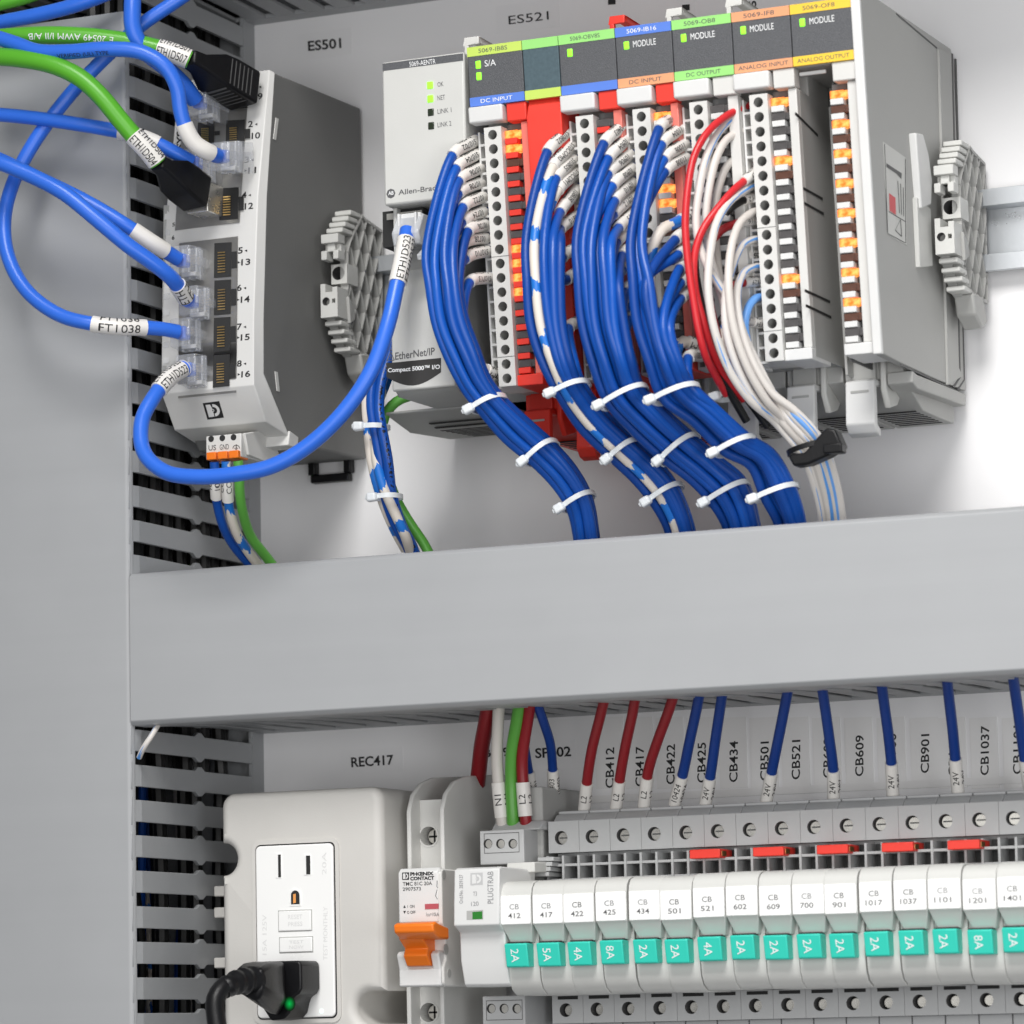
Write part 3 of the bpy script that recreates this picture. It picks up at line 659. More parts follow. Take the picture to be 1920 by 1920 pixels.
text_quad('Compact 5000\u2122 I/O', (727, 690), (825, 683), (727, 701), bd, M_WINK, 0.03, df=lambda z: dlow(z) + .05)
# vented lower back of the coupler and its neighbour
q0, q1 = P(768, 812, 42), P(905, 790, 42)
cb_ = MB().prx([(8, q0[2] + 14), (8, q0[2] + 2), (42, q0[2]), (62, za0 - .5), (62, za0 + .5), (8, za0 + .5)], q0[0], q0[0] + 46).build('vent_base', M_SIDE, cp_, bevel=0.5)
for k in range(9):
    d_ = 12 + 4.6 * k
    if d_ < 42: z_ = q0[2] + 2 - 2 * (d_ - 8) / 34 - .12
    else: z_ = q0[2] + (za0 - .5 - q0[2]) * (d_ - 42) / 20 - .12
    MB().box(q0[0] + 12, q0[0] + 38, d_, d_ + 1.9, z_ - .05, z_ + .25).build('vent_slot', M_HOLE, cp_)

# ================================================================== input / output modules
dM = lambda z: 92.0 + (z - 30.0) * 0.0932          # their fronts lean out a little towards the top
shear = lambda v: (v[0], v[1] + (v[2] - 30.0) * 0.0932, v[2])      # built upright with the front at d = 92, then leaned
BX = [on(*p, dM)[0] for p in ((875, 92), (978, 78), (1046, 66), (1152, 52), (1258, 38), (1370, 23), (1480, 10), (1595, -4))]
ZL = [on(*p, dM)[2] for p in ((1260, 39), (1260, 57), (1261, 136), (1262, 153.5))]
ZR1, ZR0 = on(1405, 180, dM)[2], on(1440, 677, dM)[2]
HP = (ZR1 - ZR0) / 18.0                               # terminal pitch
XCAP = P(1812, 720, 2)[0]
D0 = 92.0
def text_z(txt, x0, x1, z0, z1, parent, m, d, bold=0.0, skew=True):
    return text_map(txt, lambda a, b: shear((x0 + (x1 - x0) * a, d, z0 + (z1 - z0) * b)), parent, m, bold)
lens_p = {}; cell_p = {}
def module(i, label, top, bot, m_top, m_bot, ink_t, ink_b, mbody=None, led=1, word='MODULE', wide=True, terminals=True, lit=(), brown=(), latch=True, m_dark=None, m_sep=None, red=False, off2=None, prefix='signal_module'):
    x0, x1 = BX[i] + .12, BX[i + 1] - .12
    o = thing(prefix, (x0, 0, ZR0), label, 'interface module', 'interface modules on the upper rail')
    mbody = mbody or M_SIDE; sep = m_sep or M_WHITE
    z0, z1, z2, z3 = ZL[3], ZL[2], ZL[1], ZL[0]
    # body: full-depth upper head, recessed front behind the terminal block
    rec = D0 - (34 if not terminals else 14)
    MB(shear).box(x0, x1, 6, D0 - 1.6, z0, z3 - .4).box(x0, x1, 6, rec, ZR0 + 1.5, z0).build('housing', mbody, o, bevel=0.5)
    MB(shear).box(x0, x1, D0 - 1.6, D0 + .0, z0 + .1, z3).build('face_plate', m_dark or M_DARKLBL, o, bevel=0.25)
    MB(shear).box(x0, x1, D0 - 1.0, D0 + .16, z2, z3 + .02).build('upper_stripe', m_top, o)
    MB(shear).box(x0, x1, D0 - 1.0, D0 + .16, z0 + .06, z1).build('lower_stripe', m_bot, o)
    w = x1 - x0
    if top: text_z(top, x0 + w * .21, x0 + w * .74, z2 + .9, z3 - .9, o, ink_t, D0 + .22, 0.0)
    if bot: text_z(bot, x0 + w * (.07 if len(bot) > 10 else .2), x0 + w * (.93 if len(bot) > 10 else .78), z0 + .95, z1 - .85, o, ink_b, D0 + .22, 0.0)
    if led:
        c = (x0 + w * .19, z2 - 3.1)
        MB(shear).box(c[0] - 1.0, c[0] + 1.0, D0 - .5, D0 + .3, c[1] - 1.4, c[1] + 1.4).build('status_light', M_GLED, o, bevel=0.35)
        if led == 2: MB(shear).box(c[0] - 1.0, c[0] + 1.0, D0 - .5, D0 + .3, c[1] - 5.4, c[1] - 2.6).build('status_light', M_GLED, o, bevel=0.35)
    if word: text_z(word, x0 + w * .31, x0 + w * (.31 + .068 * len(word)), z2 - 4.1, z2 - 1.9, o, M_WINK, D0 + .1, 0.0)
    if not wide: return o
    # release latch and the cover beside it
    if latch: MB(shear).box(x0 - .4, x0 + 12.6, D0 - 4, D0 + 1.5, z0 - 6.0, z0 - .3).build('latch', M_WHITE, o, bevel=0.6)
    MB(shear).box(x0 + 13.3, x1, D0 - 6, D0 - .6, z0 - 6.4, z0).build('latch_cover', M_RED if red else M_CREAM, o, bevel=0.4)
    # light column: lenses between dividers, then the plain edge strip
    lx0, lx1 = x0 + 11.4, x0 + 16.4
    for k in range(17):
        zc = ZR1 - (k + .5) * HP
        key = ('lens', sep.name)
        if key not in lens_p:
            a = MB(shear).box(lx0, lx1, D0 - 6, D0 - 2.2, zc - 1.35, zc + 1.35).box(lx1 - 1.1, lx1 + 1.3, D0 - 5, D0 - 2.7, zc - 1.25, zc + 1.25).build('led_window', M_SMOKE, o, bevel=0.25, seg=1)
            b = MB(shear).box(lx0 + .15, lx1 - .25, D0 - 6, D0 - 1.7, zc - HP + 1.5, zc - 1.45).build('divider', sep, o, bevel=0.15, seg=1)
            lens_p[key] = (a, b, lx0, zc)
        a, b, bx, bz = lens_p[key]
        mm = M_AMBER if k in lit else (M_AMBEROFF if k in brown else M_SMOKE)
        if a.parent == o and abs(zc - bz) < 1e-6:
            a.material_slots[0].link = 'OBJECT'; a.material_slots[0].material = mm
        else:
            dz = zc - bz
            put(a, o, lx0 - bx, dz * 0.0932, dz, mm); put(b, o, lx0 - bx, dz * 0.0932, dz)
            for q in (a, b): pass
    MB(shear).box(lx0 - .1, lx1 + .2, D0 - 12, D0 - 5.2, ZR0 + 2, z0 - 6.4).build('light_bar', M_CAVITY, o)
    MB(shear).box(lx1 + 1.4, x1, D0 - 8, D0 - 2.0, ZR0 + 3.6, z0 - 6.6).build('edge_strip', M_REDCLR if red else M_CREAM, o, bevel=0.3)
    MB(shear).box(lx0 - .3, x1, D0 - 20, D0 - 1.2, ZR0 - .4, ZR0 + 3.5).build('foot_block', M_RED if red else M_WHITE, o, bevel=0.35)
    return o
def put_fix(): pass
def terminal_block(i, label, odd=()):
    x0 = BX[i] + 4.75; x1 = x0 + 6.5
    o = thing('terminal_block', (x0, D0, ZR0), label, 'terminal block', 'plug-in terminal blocks of the upper row')
    for k in range(18):
        zt = ZR1 - k * HP; zb = zt - HP
        if 'c' not in cell_p:
            c = MB(shear).holecell(x0, x1, zb, zt, D0, (x0 + x1) / 2 - .1, (zb + zt) / 2, 1.72, 6.0, n=16, mi=0, mi_in=1, mi_bot=2)
            c.build('terminal', [M_CREAM, M_SIDE, M_CAVITY], o, smooth=False); cell_p['c'] = (bpy.data.objects['terminal'], x0, zb)
            p = MB(shear).box(x0 - 4.6, x0 - .02, D0 - 13, D0 - 5.0, zb + .1, zb + .9).box(x0 - 4.6, x0 - 3.9, D0 - 13, D0 - 5.0, zb + .9, zt + .1).build('clamp_cage', M_WHITE, o, smooth=False); cell_p['p'] = p
        else:
            c, cx, cz = cell_p['c']; dz = zb - cz
            put(c, o, x0 - cx, dz * .0932, dz); put(cell_p['p'], o, x0 - cx, dz * .0932, dz)
    MB(shear).box(x0, x1, D0 - 12, D0 - .05, ZR0 - .2, ZR0).box(x0, x0 + .25, D0 - 12, D0 - .05, ZR0, ZR1).box(x1 - .25, x1, D0 - 12, D0 - .05, ZR0, ZR1).box(x0, x1, D0 - 12, D0 - .05, ZR1, ZR1 + .25).box(x0 - 4.6, x1, D0 - 20, D0 - 12, ZR0 + .5, ZR1 - .5).build('frame', M_CREAM, o)
    sx = MB(shear)
    for k in (3, 11, 16): pass
    MB(shear).box(x0 - .05, x1 + .05, D0 - .4, D0 + .06, ZR1 - 9.02 * HP, ZR1 - 8.98 * HP).build('joint_line', M_CAVITY, o)
    MB(shear).box(x0 - .05, x1 + .05, D0 - .4, D0 + .06, ZR1 - 16.02 * HP, ZR1 - 15.98 * HP).build('joint_line', M_CAVITY, o)
    return o
INK = M_GREYINK
module(0, 'red input module with lime top stripe and blue DC INPUT stripe', '5069-IB8S', 'DC INPUT', M_YG, M_BLF, INK, M_WINK, M_SIDE, led=2, word='S/A', lit=(0, 1, 8, 9, 10, 11), brown=(2,), red=True, m_sep=M_RED)
o2 = module(1, 'narrow red module between DC INPUT and the next, green stripes and no lights', '', '', M_GRF, M_YG, INK, INK, M_RED, led=0, word='', wide=False, m_dark=M_TEAL)
MB(shear).prx([(D0 - 14, ZL[3] + .1), (D0 - 2.2, ZL[3] + .1), (D0 + .6, ZL[3] - 6.2), (D0 + .2, ZR0 + 6), (D0 - 6, ZR0 - 2), (D0 - 14, ZR0 - 2)], BX[1] + .3, BX[2] - .3).build('front_cover', M_RED, o2, bevel=0.4)
module(2, 'red output module with pale green top stripe and blue lower stripe', '5069-OBV8S', '', M_GRF, M_BLF, INK, M_WINK, M_SIDE, word='', red=True, m_sep=M_RED, lit=())
module(3, 'input module with blue top stripe reading 5069-IB16', '5069-IB16', 'DC INPUT', M_BLF, M_PEACH, M_WINK, INK, M_SIDE, red=True, m_sep=M_WHITE, lit=(0, 5, 6), brown=(8,))
module(4, 'output module with green stripes reading 5069-OB8', '5069-OB8', 'DC OUTPUT', M_GRF, M_GRF, INK, INK, M_SIDE)
module(5, 'module with peach stripes reading ANALOG INPUT', '5069-IF8', 'ANALOG INPUT', M_PEACH, M_PEACH, INK, INK, M_SIDE, lit=(0, 4, 12), brown=(5, 13))
m7 = module(6, 'module with yellow stripes reading ANALOG OUTPUT and no terminal plug', '5069-OF8', 'ANALOG OUTPUT', M_YEL, M_YEL, INK, INK, M_SIDE, terminals=False, latch=False, lit=(0, 2, 4, 6, 8, 10, 12, 14), brown=(1, 3, 5, 7, 9, 11, 13, 15))
MB(shear).box(BX[6] + .6, BX[6] + 10, D0 - 5, D0 - 3.8, ZL[3] - 2.4, ZL[3] - 1.2).build('latch_bar', M_WHITE, m7, bevel=.2)
MB(shear).box(BX[6] + 3.2, BX[6] + 4.2, D0 - 60, D0 - 24, ZR0 - 3, ZL[3] - 9).build('guide_wall', M_SIDE, m7, bevel=.2)
MB(shear).box(BX[6] + 10.6, BX[6] + 11.2, D0 - 60, D0 - 8, ZR0 - 1, ZL[3] - 5).build('guide_wall', M_CAVITY, m7)
tb = [(0, 'terminal block of the DC INPUT module, blue wires in its upper half'), (2, 'terminal block beside the red front, blue and white wires on its left'),
      (3, 'terminal block under the 5069-IB16 label, partly behind blue wires'), (4, 'terminal block under the green OUTPUT label behind red and white wires'), (5, 'fully visible terminal block under the ANALOG INPUT label')]
for i, l in tb: terminal_block(i, l)
# grooves on the side of the analog input block
gx = BX[6] - .02
# end cap on the right of the row
cap = thing('side_cover', (XCAP, 0, ZR0), 'large pale grey end cover on the right side of the module row', 'end cover')
zcb = PX(1808, 742, XCAP)[2]; zct = PX(1792, 98, XCAP)[2]
c0x = BX[7] + .15
MB().prx([(3, zcb + 2), (3, zct - 3), (6, zct), (dM(zct) + .8, zct), (dM(ZR0), PX(1653, 662, XCAP)[2]), (dM(ZR0) - 3, PX(1653, 662, XCAP)[2]), (70, PX(1690, 681, XCAP)[2]), (40, zcb + 1.5)], c0x, XCAP).build('cover', M_SIDE, cap, bevel=0.35)
ze = PX(1653, 662, XCAP)[2]
MB().hexa([(c0x - .1, dM(ze) - 1, ze - .1), (XCAP + .08, dM(ze) - 1, ze - .1), (XCAP + .08, dM(zct) - 1, zct), (c0x - .1, dM(zct) - 1, zct),
           (c0x - .1, dM(ze) + 1.0, ze - .1), (XCAP + .08, dM(ze) + 1.0, ze - .1), (XCAP + .08, dM(zct) + 1.0, zct), (c0x - .1, dM(zct) + 1.0, zct)]).build('front_edge', M_WHITE, cap, bevel=0.4)
def side(px, py): return PX(px, py, XCAP)
def side_box(p0, p1, t, name, m, bevel=.3):
    a, b = side(*p0), side(*p1)
    return MB().box(XCAP - .3, XCAP + t, min(a[1], b[1]), max(a[1], b[1]), min(a[2], b[2]), max(a[2], b[2])).build(name, m, cap, bevel=bevel)
def side_poly(pts, t, name, m, bevel=.2, t0=-.3):
    return MB().prx([side(*p)[1:] for p in pts], XCAP + t0, XCAP + t).build(name, m, cap, bevel=bevel)
side_poly([(1757, 92), (1779, 102), (1794, 690), (1800, 706), (1774, 722)], .9, 'back_rib', M_SIDE)
side_poly([(1784, 100), (1786.5, 101), (1801, 708), (1789, 727), (1786, 725), (1798.5, 707)], .12, 'groove', M_CAVITY, 0)
side_poly([(1791, 110), (1793, 111), (1809, 712), (1797, 732), (1794.5, 730), (1807, 711)], .12, 'groove', M_CAVITY, 0)
side_poly([(1680, 24), (1757, 89), (1756, 91.5), (1680, 27)], .12, 'groove', M_CAVITY, 0)
side_poly([(1690, 683), (1805, 737), (1805, 739), (1690, 686)], .12, 'groove', M_CAVITY, 0)
side_poly([(1704, 250), (1718, 253), (1728, 290), (1735, 340), (1733, 385), (1715, 392)], 2.6, 'side_clip', M_WHITE, .5)
side_poly([(1711, 370), (1737, 392), (1741, 500), (1717, 502)], 1.6, 'side_rail', M_SHELL, .3)
MB().prx([(62, side(1668, 676)[2]), (62, side(1668, 676)[2] - 4), (57, side(1690, 700)[2] - 3), (4, zcb - 3.5), (4, zcb + .8), (57, side(1690, 690)[2])], XCAP - 9, XCAP + .2).build('bottom_rail', M_SIDE, cap, bevel=.4)
# warning label on its side
wl = MB().prx([side(*p)[1:] for p in ((1656, 266), (1698, 296), (1700, 460), (1665, 440))], XCAP, XCAP + .12).build('warning_label', M_SHELL, cap)
ld = lambda px, py, o_: PX(px, py, XCAP + o_)
def lab_poly(pts, m, name, o_=.18): return MB().add([ld(*p, o_) for p in pts], [tuple(range(len(pts)))]).build(name, m, wl, smooth=False)
lab_poly([(1667, 362), (1679, 371), (1680, 403), (1668, 395)], M_WARN, 'red_patch')
lab_poly([(1662, 306), (1691, 325), (1690, 336), (1681, 326), (1662, 313)], M_CAVITY, 'dark_bar')
for a, b in (((1658, 270), (1664, 436)), ((1666, 397), (1697, 416)), ((1664, 438), (1697, 456)), ((1697, 298), (1698, 456)), ((1678, 432), (1688, 412)), ((1688, 412), (1690, 444)), ((1690, 444), (1678, 432)), ((1683, 340), (1686, 400)), ((1688, 345), (1690, 403)), ((1693, 352), (1694, 406))):
    lab_poly([a, (a[0] + 1.1, a[1] - .9), (b[0] + 1.1, b[1] - .9), b], M_INK, 'print_line')
# rail latches and vent bases under the modules
def latch_set(i, m, lab=None):
    x0, x1 = BX[i], BX[i + 1]; w = x1 - x0; par = mods[i]
    MB().prx([(6, ZR0 + 2), (6, ZR0 - 13), (40, ZR0 - 13), (60, ZR0 - 4), (60, ZR0 + 2)], x0 + .4, x1 - .4).build('vent_base', m, par, bevel=.4)
    for k in range(8):
        d_ = 11 + 4 * k
        MB().box(x0 + 3, x1 - 3, d_, d_ + 1.6, ZR0 - 13.15, ZR0 - 12.8).build('vent_slot', M_HOLE, par)
    ml = M_RED if m is M_RED else M_WHITE
    MB().prx([(62, ZR0 + 2), (62, ZR0 - 8), (58, ZR0 - 14), (50, ZR0 - 12), (40, ZR0 - 2), (40, ZR0 + 2)], x0 + w * .62, x0 + w * .72).build('latch_arm', m if m is M_RED else M_SHELL, par, bevel=.6)
    lx0, lx1 = x0 + w * .12, x0 + w * .60
    MB().prx([(64, ZR0 - 5), (66.5, ZR0 - 5), (67.5, ZR0 - 20), (65, ZR0 - 23), (61, ZR0 - 24), (61, ZR0 - 21.5), (64, ZR0 - 20)], lx0, lx1).box(lx0 + .2, lx1 - .2, 58, 65, ZR0 - 6.5, ZR0 - 4.5).build('rail_latch', ml, par, bevel=.5)
    MB().box(lx0 + 2.0, lx1 - 2.0, 66.9, 67.15, ZR0 - 9.3, ZR0 - 8.5).build('latch_recess', M_SIDE, par, bevel=.1)
    MB().box(x0 + w * .15, x0 + w * .55, 54, 62, ZR0 - 4.6, ZR0 + 2).build('latch_neck', m, par, bevel=.3)
mods = {i: o for i, o in enumerate([q for q in bpy.data.objects if q.name.split('.')[0] == 'signal_module'])}
for i, m in ((0, M_RED), (1, M_RED), (2, M_RED), (3, M_SIDE), (4, M_SIDE), (5, M_SIDE), (6, M_SIDE)): latch_set(i, m)
# hooks at the top of the modules
for i, (px, py, m) in enumerate(((885, 78, M_CREAM), (1158, 38, M_RED), (1265, 24, M_CREAM), (1377, 5, M_CREAM))):
    d_ = 82; q = P(px, py, d_); par = mods[(0, 2, 4, 5)[i]]
    MB().box(q[0] - 3.2, q[0] + 2.6, d_ - 2, d_, q[2] - 1, q[2] + 1.8).box(q[0] - 3.2, q[0] - 1.4, d_ - 2, d_, q[2] - 5.5, q[2] - 1).prx([(d_ - 2, q[2] + 1.8), (d_ - 2, q[2] - .6), (30, q[2] - 3), (30, q[2] + .6)], q[0] - .4, q[0] + 2.6).build('top_hook', m, par, bevel=.35)
# joint grooves on the grey flank visible beside the empty socket
fx = BX[6] - .12
for (a, b) in (((1492, 213), (1533, 254)), ((1506, 353), (1542, 373)), ((1508, 381), (1544, 401)), ((1510, 545), (1556, 566)), ((1512, 573), (1558, 595))):
    qa, qb = PX(*a, fx + .06), PX(*b, fx + .06)
    MB().hexa([(fx - .2, qa[1], qa[2] - .45), (fx - .2, qb[1], qb[2] - .45), (fx - .2, qb[1], qb[2] + .45), (fx - .2, qa[1], qa[2] + .45), (fx + .2, qa[1], qa[2] - .45), (fx + .2, qb[1], qb[2] - .45), (fx + .2, qb[1], qb[2] + .45), (fx + .2, qa[1], qa[2] + .45)]).build('side_groove', M_HOLE, mods[5])
MB(shear).box(fx - .6, fx + .05, 20, D0 - 5, ZR0 + 1, ZL[3] - 7).build('side_plate', M_SIDE, mods[5])

# ================================================================== end stops on the rail
def end_stop(xr_, w, pts, holes, label, lattice, shade=M_SHELL):
    """front outline in pixels on the plane x = xr_, with a diamond lattice on the right flank"""
    pr = [PX(*p, xr_)[1:] for p in pts]; c = (xr_, 0, pr[0][1])
    o = thing('end_stop', c, label, 'end clamp', 'grey end clamps on the upper rail')
    return o, pr
def stop(px0, py0, s, label):
    """stepped grey clamp; (px0, py0) is the photo place of its front right edge at the big screw hole"""
    d0 = 34.0; ks = 0.64; c = P(px0, py0, d0); xR = c[0]; zc = c[2]; w = 6.6
    o = thing('end_stop', (xR, 0, zc), label, 'end clamp', 'grey end clamps on the upper rail')
    U = lambda poly: [(d0 + a * ks, zc + b) for a, b in poly]
    core = U([(-50, 22), (-26, 24), (-22, 26), (-8, 17), (6, 11), (-1, 7), (-15, 6), (-15, -7), (-1, -8), (8, -8), (8, -17), (-6, -28), (-20, -31), (-34, -33), (-50, -30)])
    MB().prx(core, xR - w, xR - 3.2).build('core', M_SIDE, o, bevel=.3)
    front = MB()
    for k in range(4):                                   # upper steps
        a = -6 + 2.4 * k; z = 23.5 - 2.6 * k
        front.box(xR - w - .2, xR, d0 + a - 6, d0 + a + 2.2, zc + z - .7, zc + z + 1.1)
    front.build('upper_ribs', M_SHELL, o, bevel=.35)
    front = MB()
    for k in range(4):                                   # lower steps
        a = 4.6 - 2.4 * k; z = -19.4 - 2.9 * k
        front.box(xR - w - .2, xR, d0 + a - 7, d0 + a + 1.2, zc + z - .9, zc + z + .9)
    front.build('lower_ribs', M_SHELL, o, bevel=.45)
    MB().box(xR - w - .3, xR + .2, d0 + 2, d0 + 7.6, zc + 10.4, zc + 13.8).box(xR - w + 1.6, xR - 1.8, d0 + 1, d0 + 6.2, zc + 7.4, zc + 10.4).box(xR - w, xR - .1, d0 + 1, d0 + 4.6, zc + 7.4, zc + 10.4).box(xR - w - .3, xR - w + 2.0, d0 + 2, d0 + 7.6, zc + 4.2, zc + 7.6).box(xR - 2, xR + .2, d0 + 2, d0 + 7.6, zc + 4.2, zc + 7.6).build('marker_holder', M_SHELL, o, bevel=.25)
    h = MB(); h.holecell(xR - w + .2, xR + .1, zc - 3.8, zc + 3.6, d0 + .4, xR - w / 2 - .2, zc + .2, 2.55, 8, n=20, mi=0, mi_in=1, mi_bot=2, body=9)
    h.build('screw_seat', [M_SHELL, M_CAVITY, M_HOLE], o, smooth=False)
    h = MB(); z0 = zc - 17.6
    h.holecell(xR - w - .2, xR - w + 4.4, z0, zc - 8.2, d0 + 8.6, xR - w + 2.0, zc - 11.6, 1.55, 8, n=18, mi=0, mi_in=1, mi_bot=2, body=9)
    h.box(xR - w + 4.4, xR + .1, d0 - .4, d0 + 8.6, z0, zc - 12.4).box(xR - w + 4.4, xR + .1, d0 - .4, d0 + 8.6, zc - 10.8, zc - 8.2).box(xR - .8, xR + .1, d0 - .4, d0 + 8.6, zc - 12.4, zc - 10.8).box(xR - w + 4.4, xR - .8, d0, d0 + 2, zc - 12.4, zc - 10.8, 2)
    h.box(xR - w - .2, xR - w + 1.8, d0 - .4, d0 + 8.6, zc - 8.2, zc - 5.0).box(xR - 1.9, xR + .1, d0 - .4, d0 + 8.6, zc - 8.2, zc - 6.4)
    h.build('probe_block', [M_SHELL, M_CAVITY, M_HOLE], o, smooth=False)
    MB().prx(U([(2, -9), (-6, -12), (-6, -17), (0, -19)]), xR - 1.6, xR + 1.2).build('side_wedge', M_SIDE, o, bevel=.3)
    lat = MB()
    def bar(a, b, t=.75):
        v = Vector((b[0] - a[0], b[1] - a[1])).normalized(); nx, nz = -v.y * t, v.x * t
        lat.prx(U([(a[0] + nx, a[1] + nz), (b[0] + nx, b[1] + nz), (b[0] - nx, b[1] - nz), (a[0] - nx, a[1] - nz)]), xR - 3.3, xR - .05)
    rim = [(-48, 21), (-26, 23), (-22, 24), (-10, 16), (-2, 8), (-2, -6), (4, -10), (2, -18), (-8, -27), (-20, -29), (-44, -29), (-48, 21)]
    for a, b in zip(rim, rim[1:]): bar(a, b, .55)
    def inside(p):
        c_ = False
        for a, b in zip(rim, rim[1:]):
            if (a[1] > p[1]) != (b[1] > p[1]) and p[0] < (b[0] - a[0]) * (p[1] - a[1]) / (b[1] - a[1]) + a[0]: c_ = not c_
        return c_
    for sl in (1.25, -1.25):
        for k in range(-6, 7):
            pts_ = [(-50 + .5 * q, k * 15.5 + 3 + sl * (-50 + .5 * q + 24)) for q in range(120)]
            ins = [p for p in pts_ if inside(p)]
            if len(ins) > 8: bar(ins[0], ins[-1], .42)
    lat.build('lattice', M_SIDE, o)
    MB().prx(U([(-14, -29), (-24, -28), (-34, -30), (-38, -37), (-30, -40), (-18, -36)]), xR - w, xR + .6).build('foot', M_SIDE, o, bevel=.8)
    return o
stop(651, 512, 1, 'grey end clamp with stepped ribs beside the network switch')
stop(1801, 388, 1, 'grey end clamp with stepped ribs right of the module row')

# ================================================================== network cables
def rj45(parent, c, m_in=None, tilt=0.0):
    """clear plug lying on its side, centre of its rear (cable) face at c, nose towards the panel"""
    x, d, z = c
    k = lambda v: (v[0], v[1], v[2] + tilt * (v[1] - d))
    o = MB(k).box(x - 3.4, x + 3.6, d - 20, d - 9, z - 5.8, z + 5.8).prx([(d - 9, z - 5.8), (d - 9, z + 5.8), (d, z + 5.2), (d, z - 5.2)], x - 4.0, x + 4.0).build('clear_plug', M_CLEAR, parent, bevel=0.5)
    MB(k).box(x + 3.8, x + 5.0, d - 16, d + 2.0, z - 1.7, z + 1.7).build('plug_latch', M_CLEAR, o, bevel=0.4)
    g = MB(k)
    for q in range(8): g.box(x - 3.0, x - 2.0, d - 19.6, d - 13, z - 4.4 + 1.2 * q, z - 4.0 + 1.2 * q)
    g.build('plug_contacts', M_GOLD, o)
    MB(k).box(x - 2.2, x + 2.0, d - 5, d - .3, z - 2.4, z + 2.4).build('cable_core', m_in or M_CAT, o, bevel=0.8)
    rb_ = MB(k)
    for q in (-3.9, -1.2, 1.6): rb_.box(x + q, x + q + .8, d - 13.5, d - 8.5, z - 5.7, z + 5.7)
    rb_.build('plug_rib', M_CLEAR2, o, bevel=.2)
    MB(k).box(x - 3.0, x + 3.0, d - 10, d - 6.5, z - 5.0, z - 3.4).build('strain_bar', M_WHITE, o, bevel=.3)
    return o
G = 'network cables plugged into the tall switch'
RC = 2.75
def cat(pts, label, m=M_CAT, sleeves=(), plug=True, r=RC, tilt=0.0, group=G):
    o, path, L = wire('network_cable', pts, r, m, label, 'cable', group, sleeves, 16)
    if plug:
        c = path[0]; rj45(o, (c[0], c[1] - 1.0, c[2]), m, tilt)
    return o, path, L
# loop from socket 8 round to the coupler's own port
loop, path, L = cat([(345, 690, 100), (318, 708, 108), (288, 745, 116), (266, 790, 122), (270, 848, 127), (310, 885, 129), (370, 894, 129), (440, 889, 128), (510, 874, 126), (580, 834, 124), (648, 768, 122), (696, 695, 120), (727, 610, 117), (743, 540, 113), (756, 480, 108), (764, 432, 102)],
    'blue cable looping from the lowest switch socket to the coupler, marker ETH1D523', sleeves=((1.5, 17, 'ETH1D523', True), (0, .1, '', False)))
sp = sub_path(path, L, L - 23, L - 4.5); sb = tube(sp, RC + .38, 14).build('marker_sleeve', M_SLEEVE, loop)
sleeve_text(sp, RC + .38, 'ETH1D523', sb, -.15, 2.6); sleeve_text(sp, RC + .38, 'ETH1D523', sb, -1.15, 2.6)
c = path[-1]; MB().prx([(c[1] - 16, c[2] + 6), (c[1] - 16, c[2] - 4), (c[1] + 1, c[2] - 5.5), (c[1] + 2.5, c[2] - 1), (c[1] - 2, c[2] + 6)], c[0] - 5.2, c[0] + 5.4).build('clear_plug', M_CLEAR2, loop, bevel=.6)
MB().box(c[0] - 3.6, c[0] - 2.8, c[1] - 14, c[1] + .6, c[2] - 3, c[2] + 6.2).box(c[0] + 2.9, c[0] + 3.7, c[1] - 14, c[1] + .6, c[2] - 3, c[2] + 6.2).box(c[0] - 4.6, c[0] + 4.6, c[1] - 3, c[1] - 1.2, c[2] + 4.6, c[2] + 6.3).build('plug_rib', M_WHITE, loop, bevel=.2)
MB().prx([(c[1] - 12, c[2] + 1), (c[1] - 13, c[2] - 1), (c[1] + 4.2, c[2] - 12), (c[1] + 5, c[2] - 10)], c[0] + 5.6, c[0] + 8.6).build('plug_latch', M_CLEAR2, loop, bevel=.4)
# socket 7
cat([(334, 622, 101), (305, 617, 106), (265, 614, 112), (222, 613, 118), (172, 607, 122), (110, 590, 124), (50, 545, 125), (15, 480, 124), (8, 415, 122), (22, 350, 120), (62, 270, 117), (125, 185, 114), (190, 115, 110), (265, 47, 106), (345, -8, 100), (400, -50, 95)],
    'blue cable sweeping down the duct front in a wide bend, marker FT1038', sleeves=((12.5, 32, 'FT1038', True),), r=2.6)
# socket 5
cat([(334, 486, 101), (312, 472, 106), (290, 458, 111), (240, 425, 118), (200, 400, 121), (150, 372, 124), (80, 338, 127), (0, 300, 130), (-60, 275, 132)],
    'darker blue cable lying under the light one, plain white marker sleeve', sleeves=((6.5, 21, '', False),), r=2.65)
# socket 6
cat([(350, 562, 101), (335, 538, 108), (318, 518, 114), (285, 492, 120), (240, 460, 126), (180, 410, 131), (120, 362, 134), (60, 330, 136), (0, 305, 138), (-60, 285, 138)],
    'light blue cable rising left above the others to the socket with marker ETH', sleeves=((1.0, 9, 'ETH', False),), r=2.8)
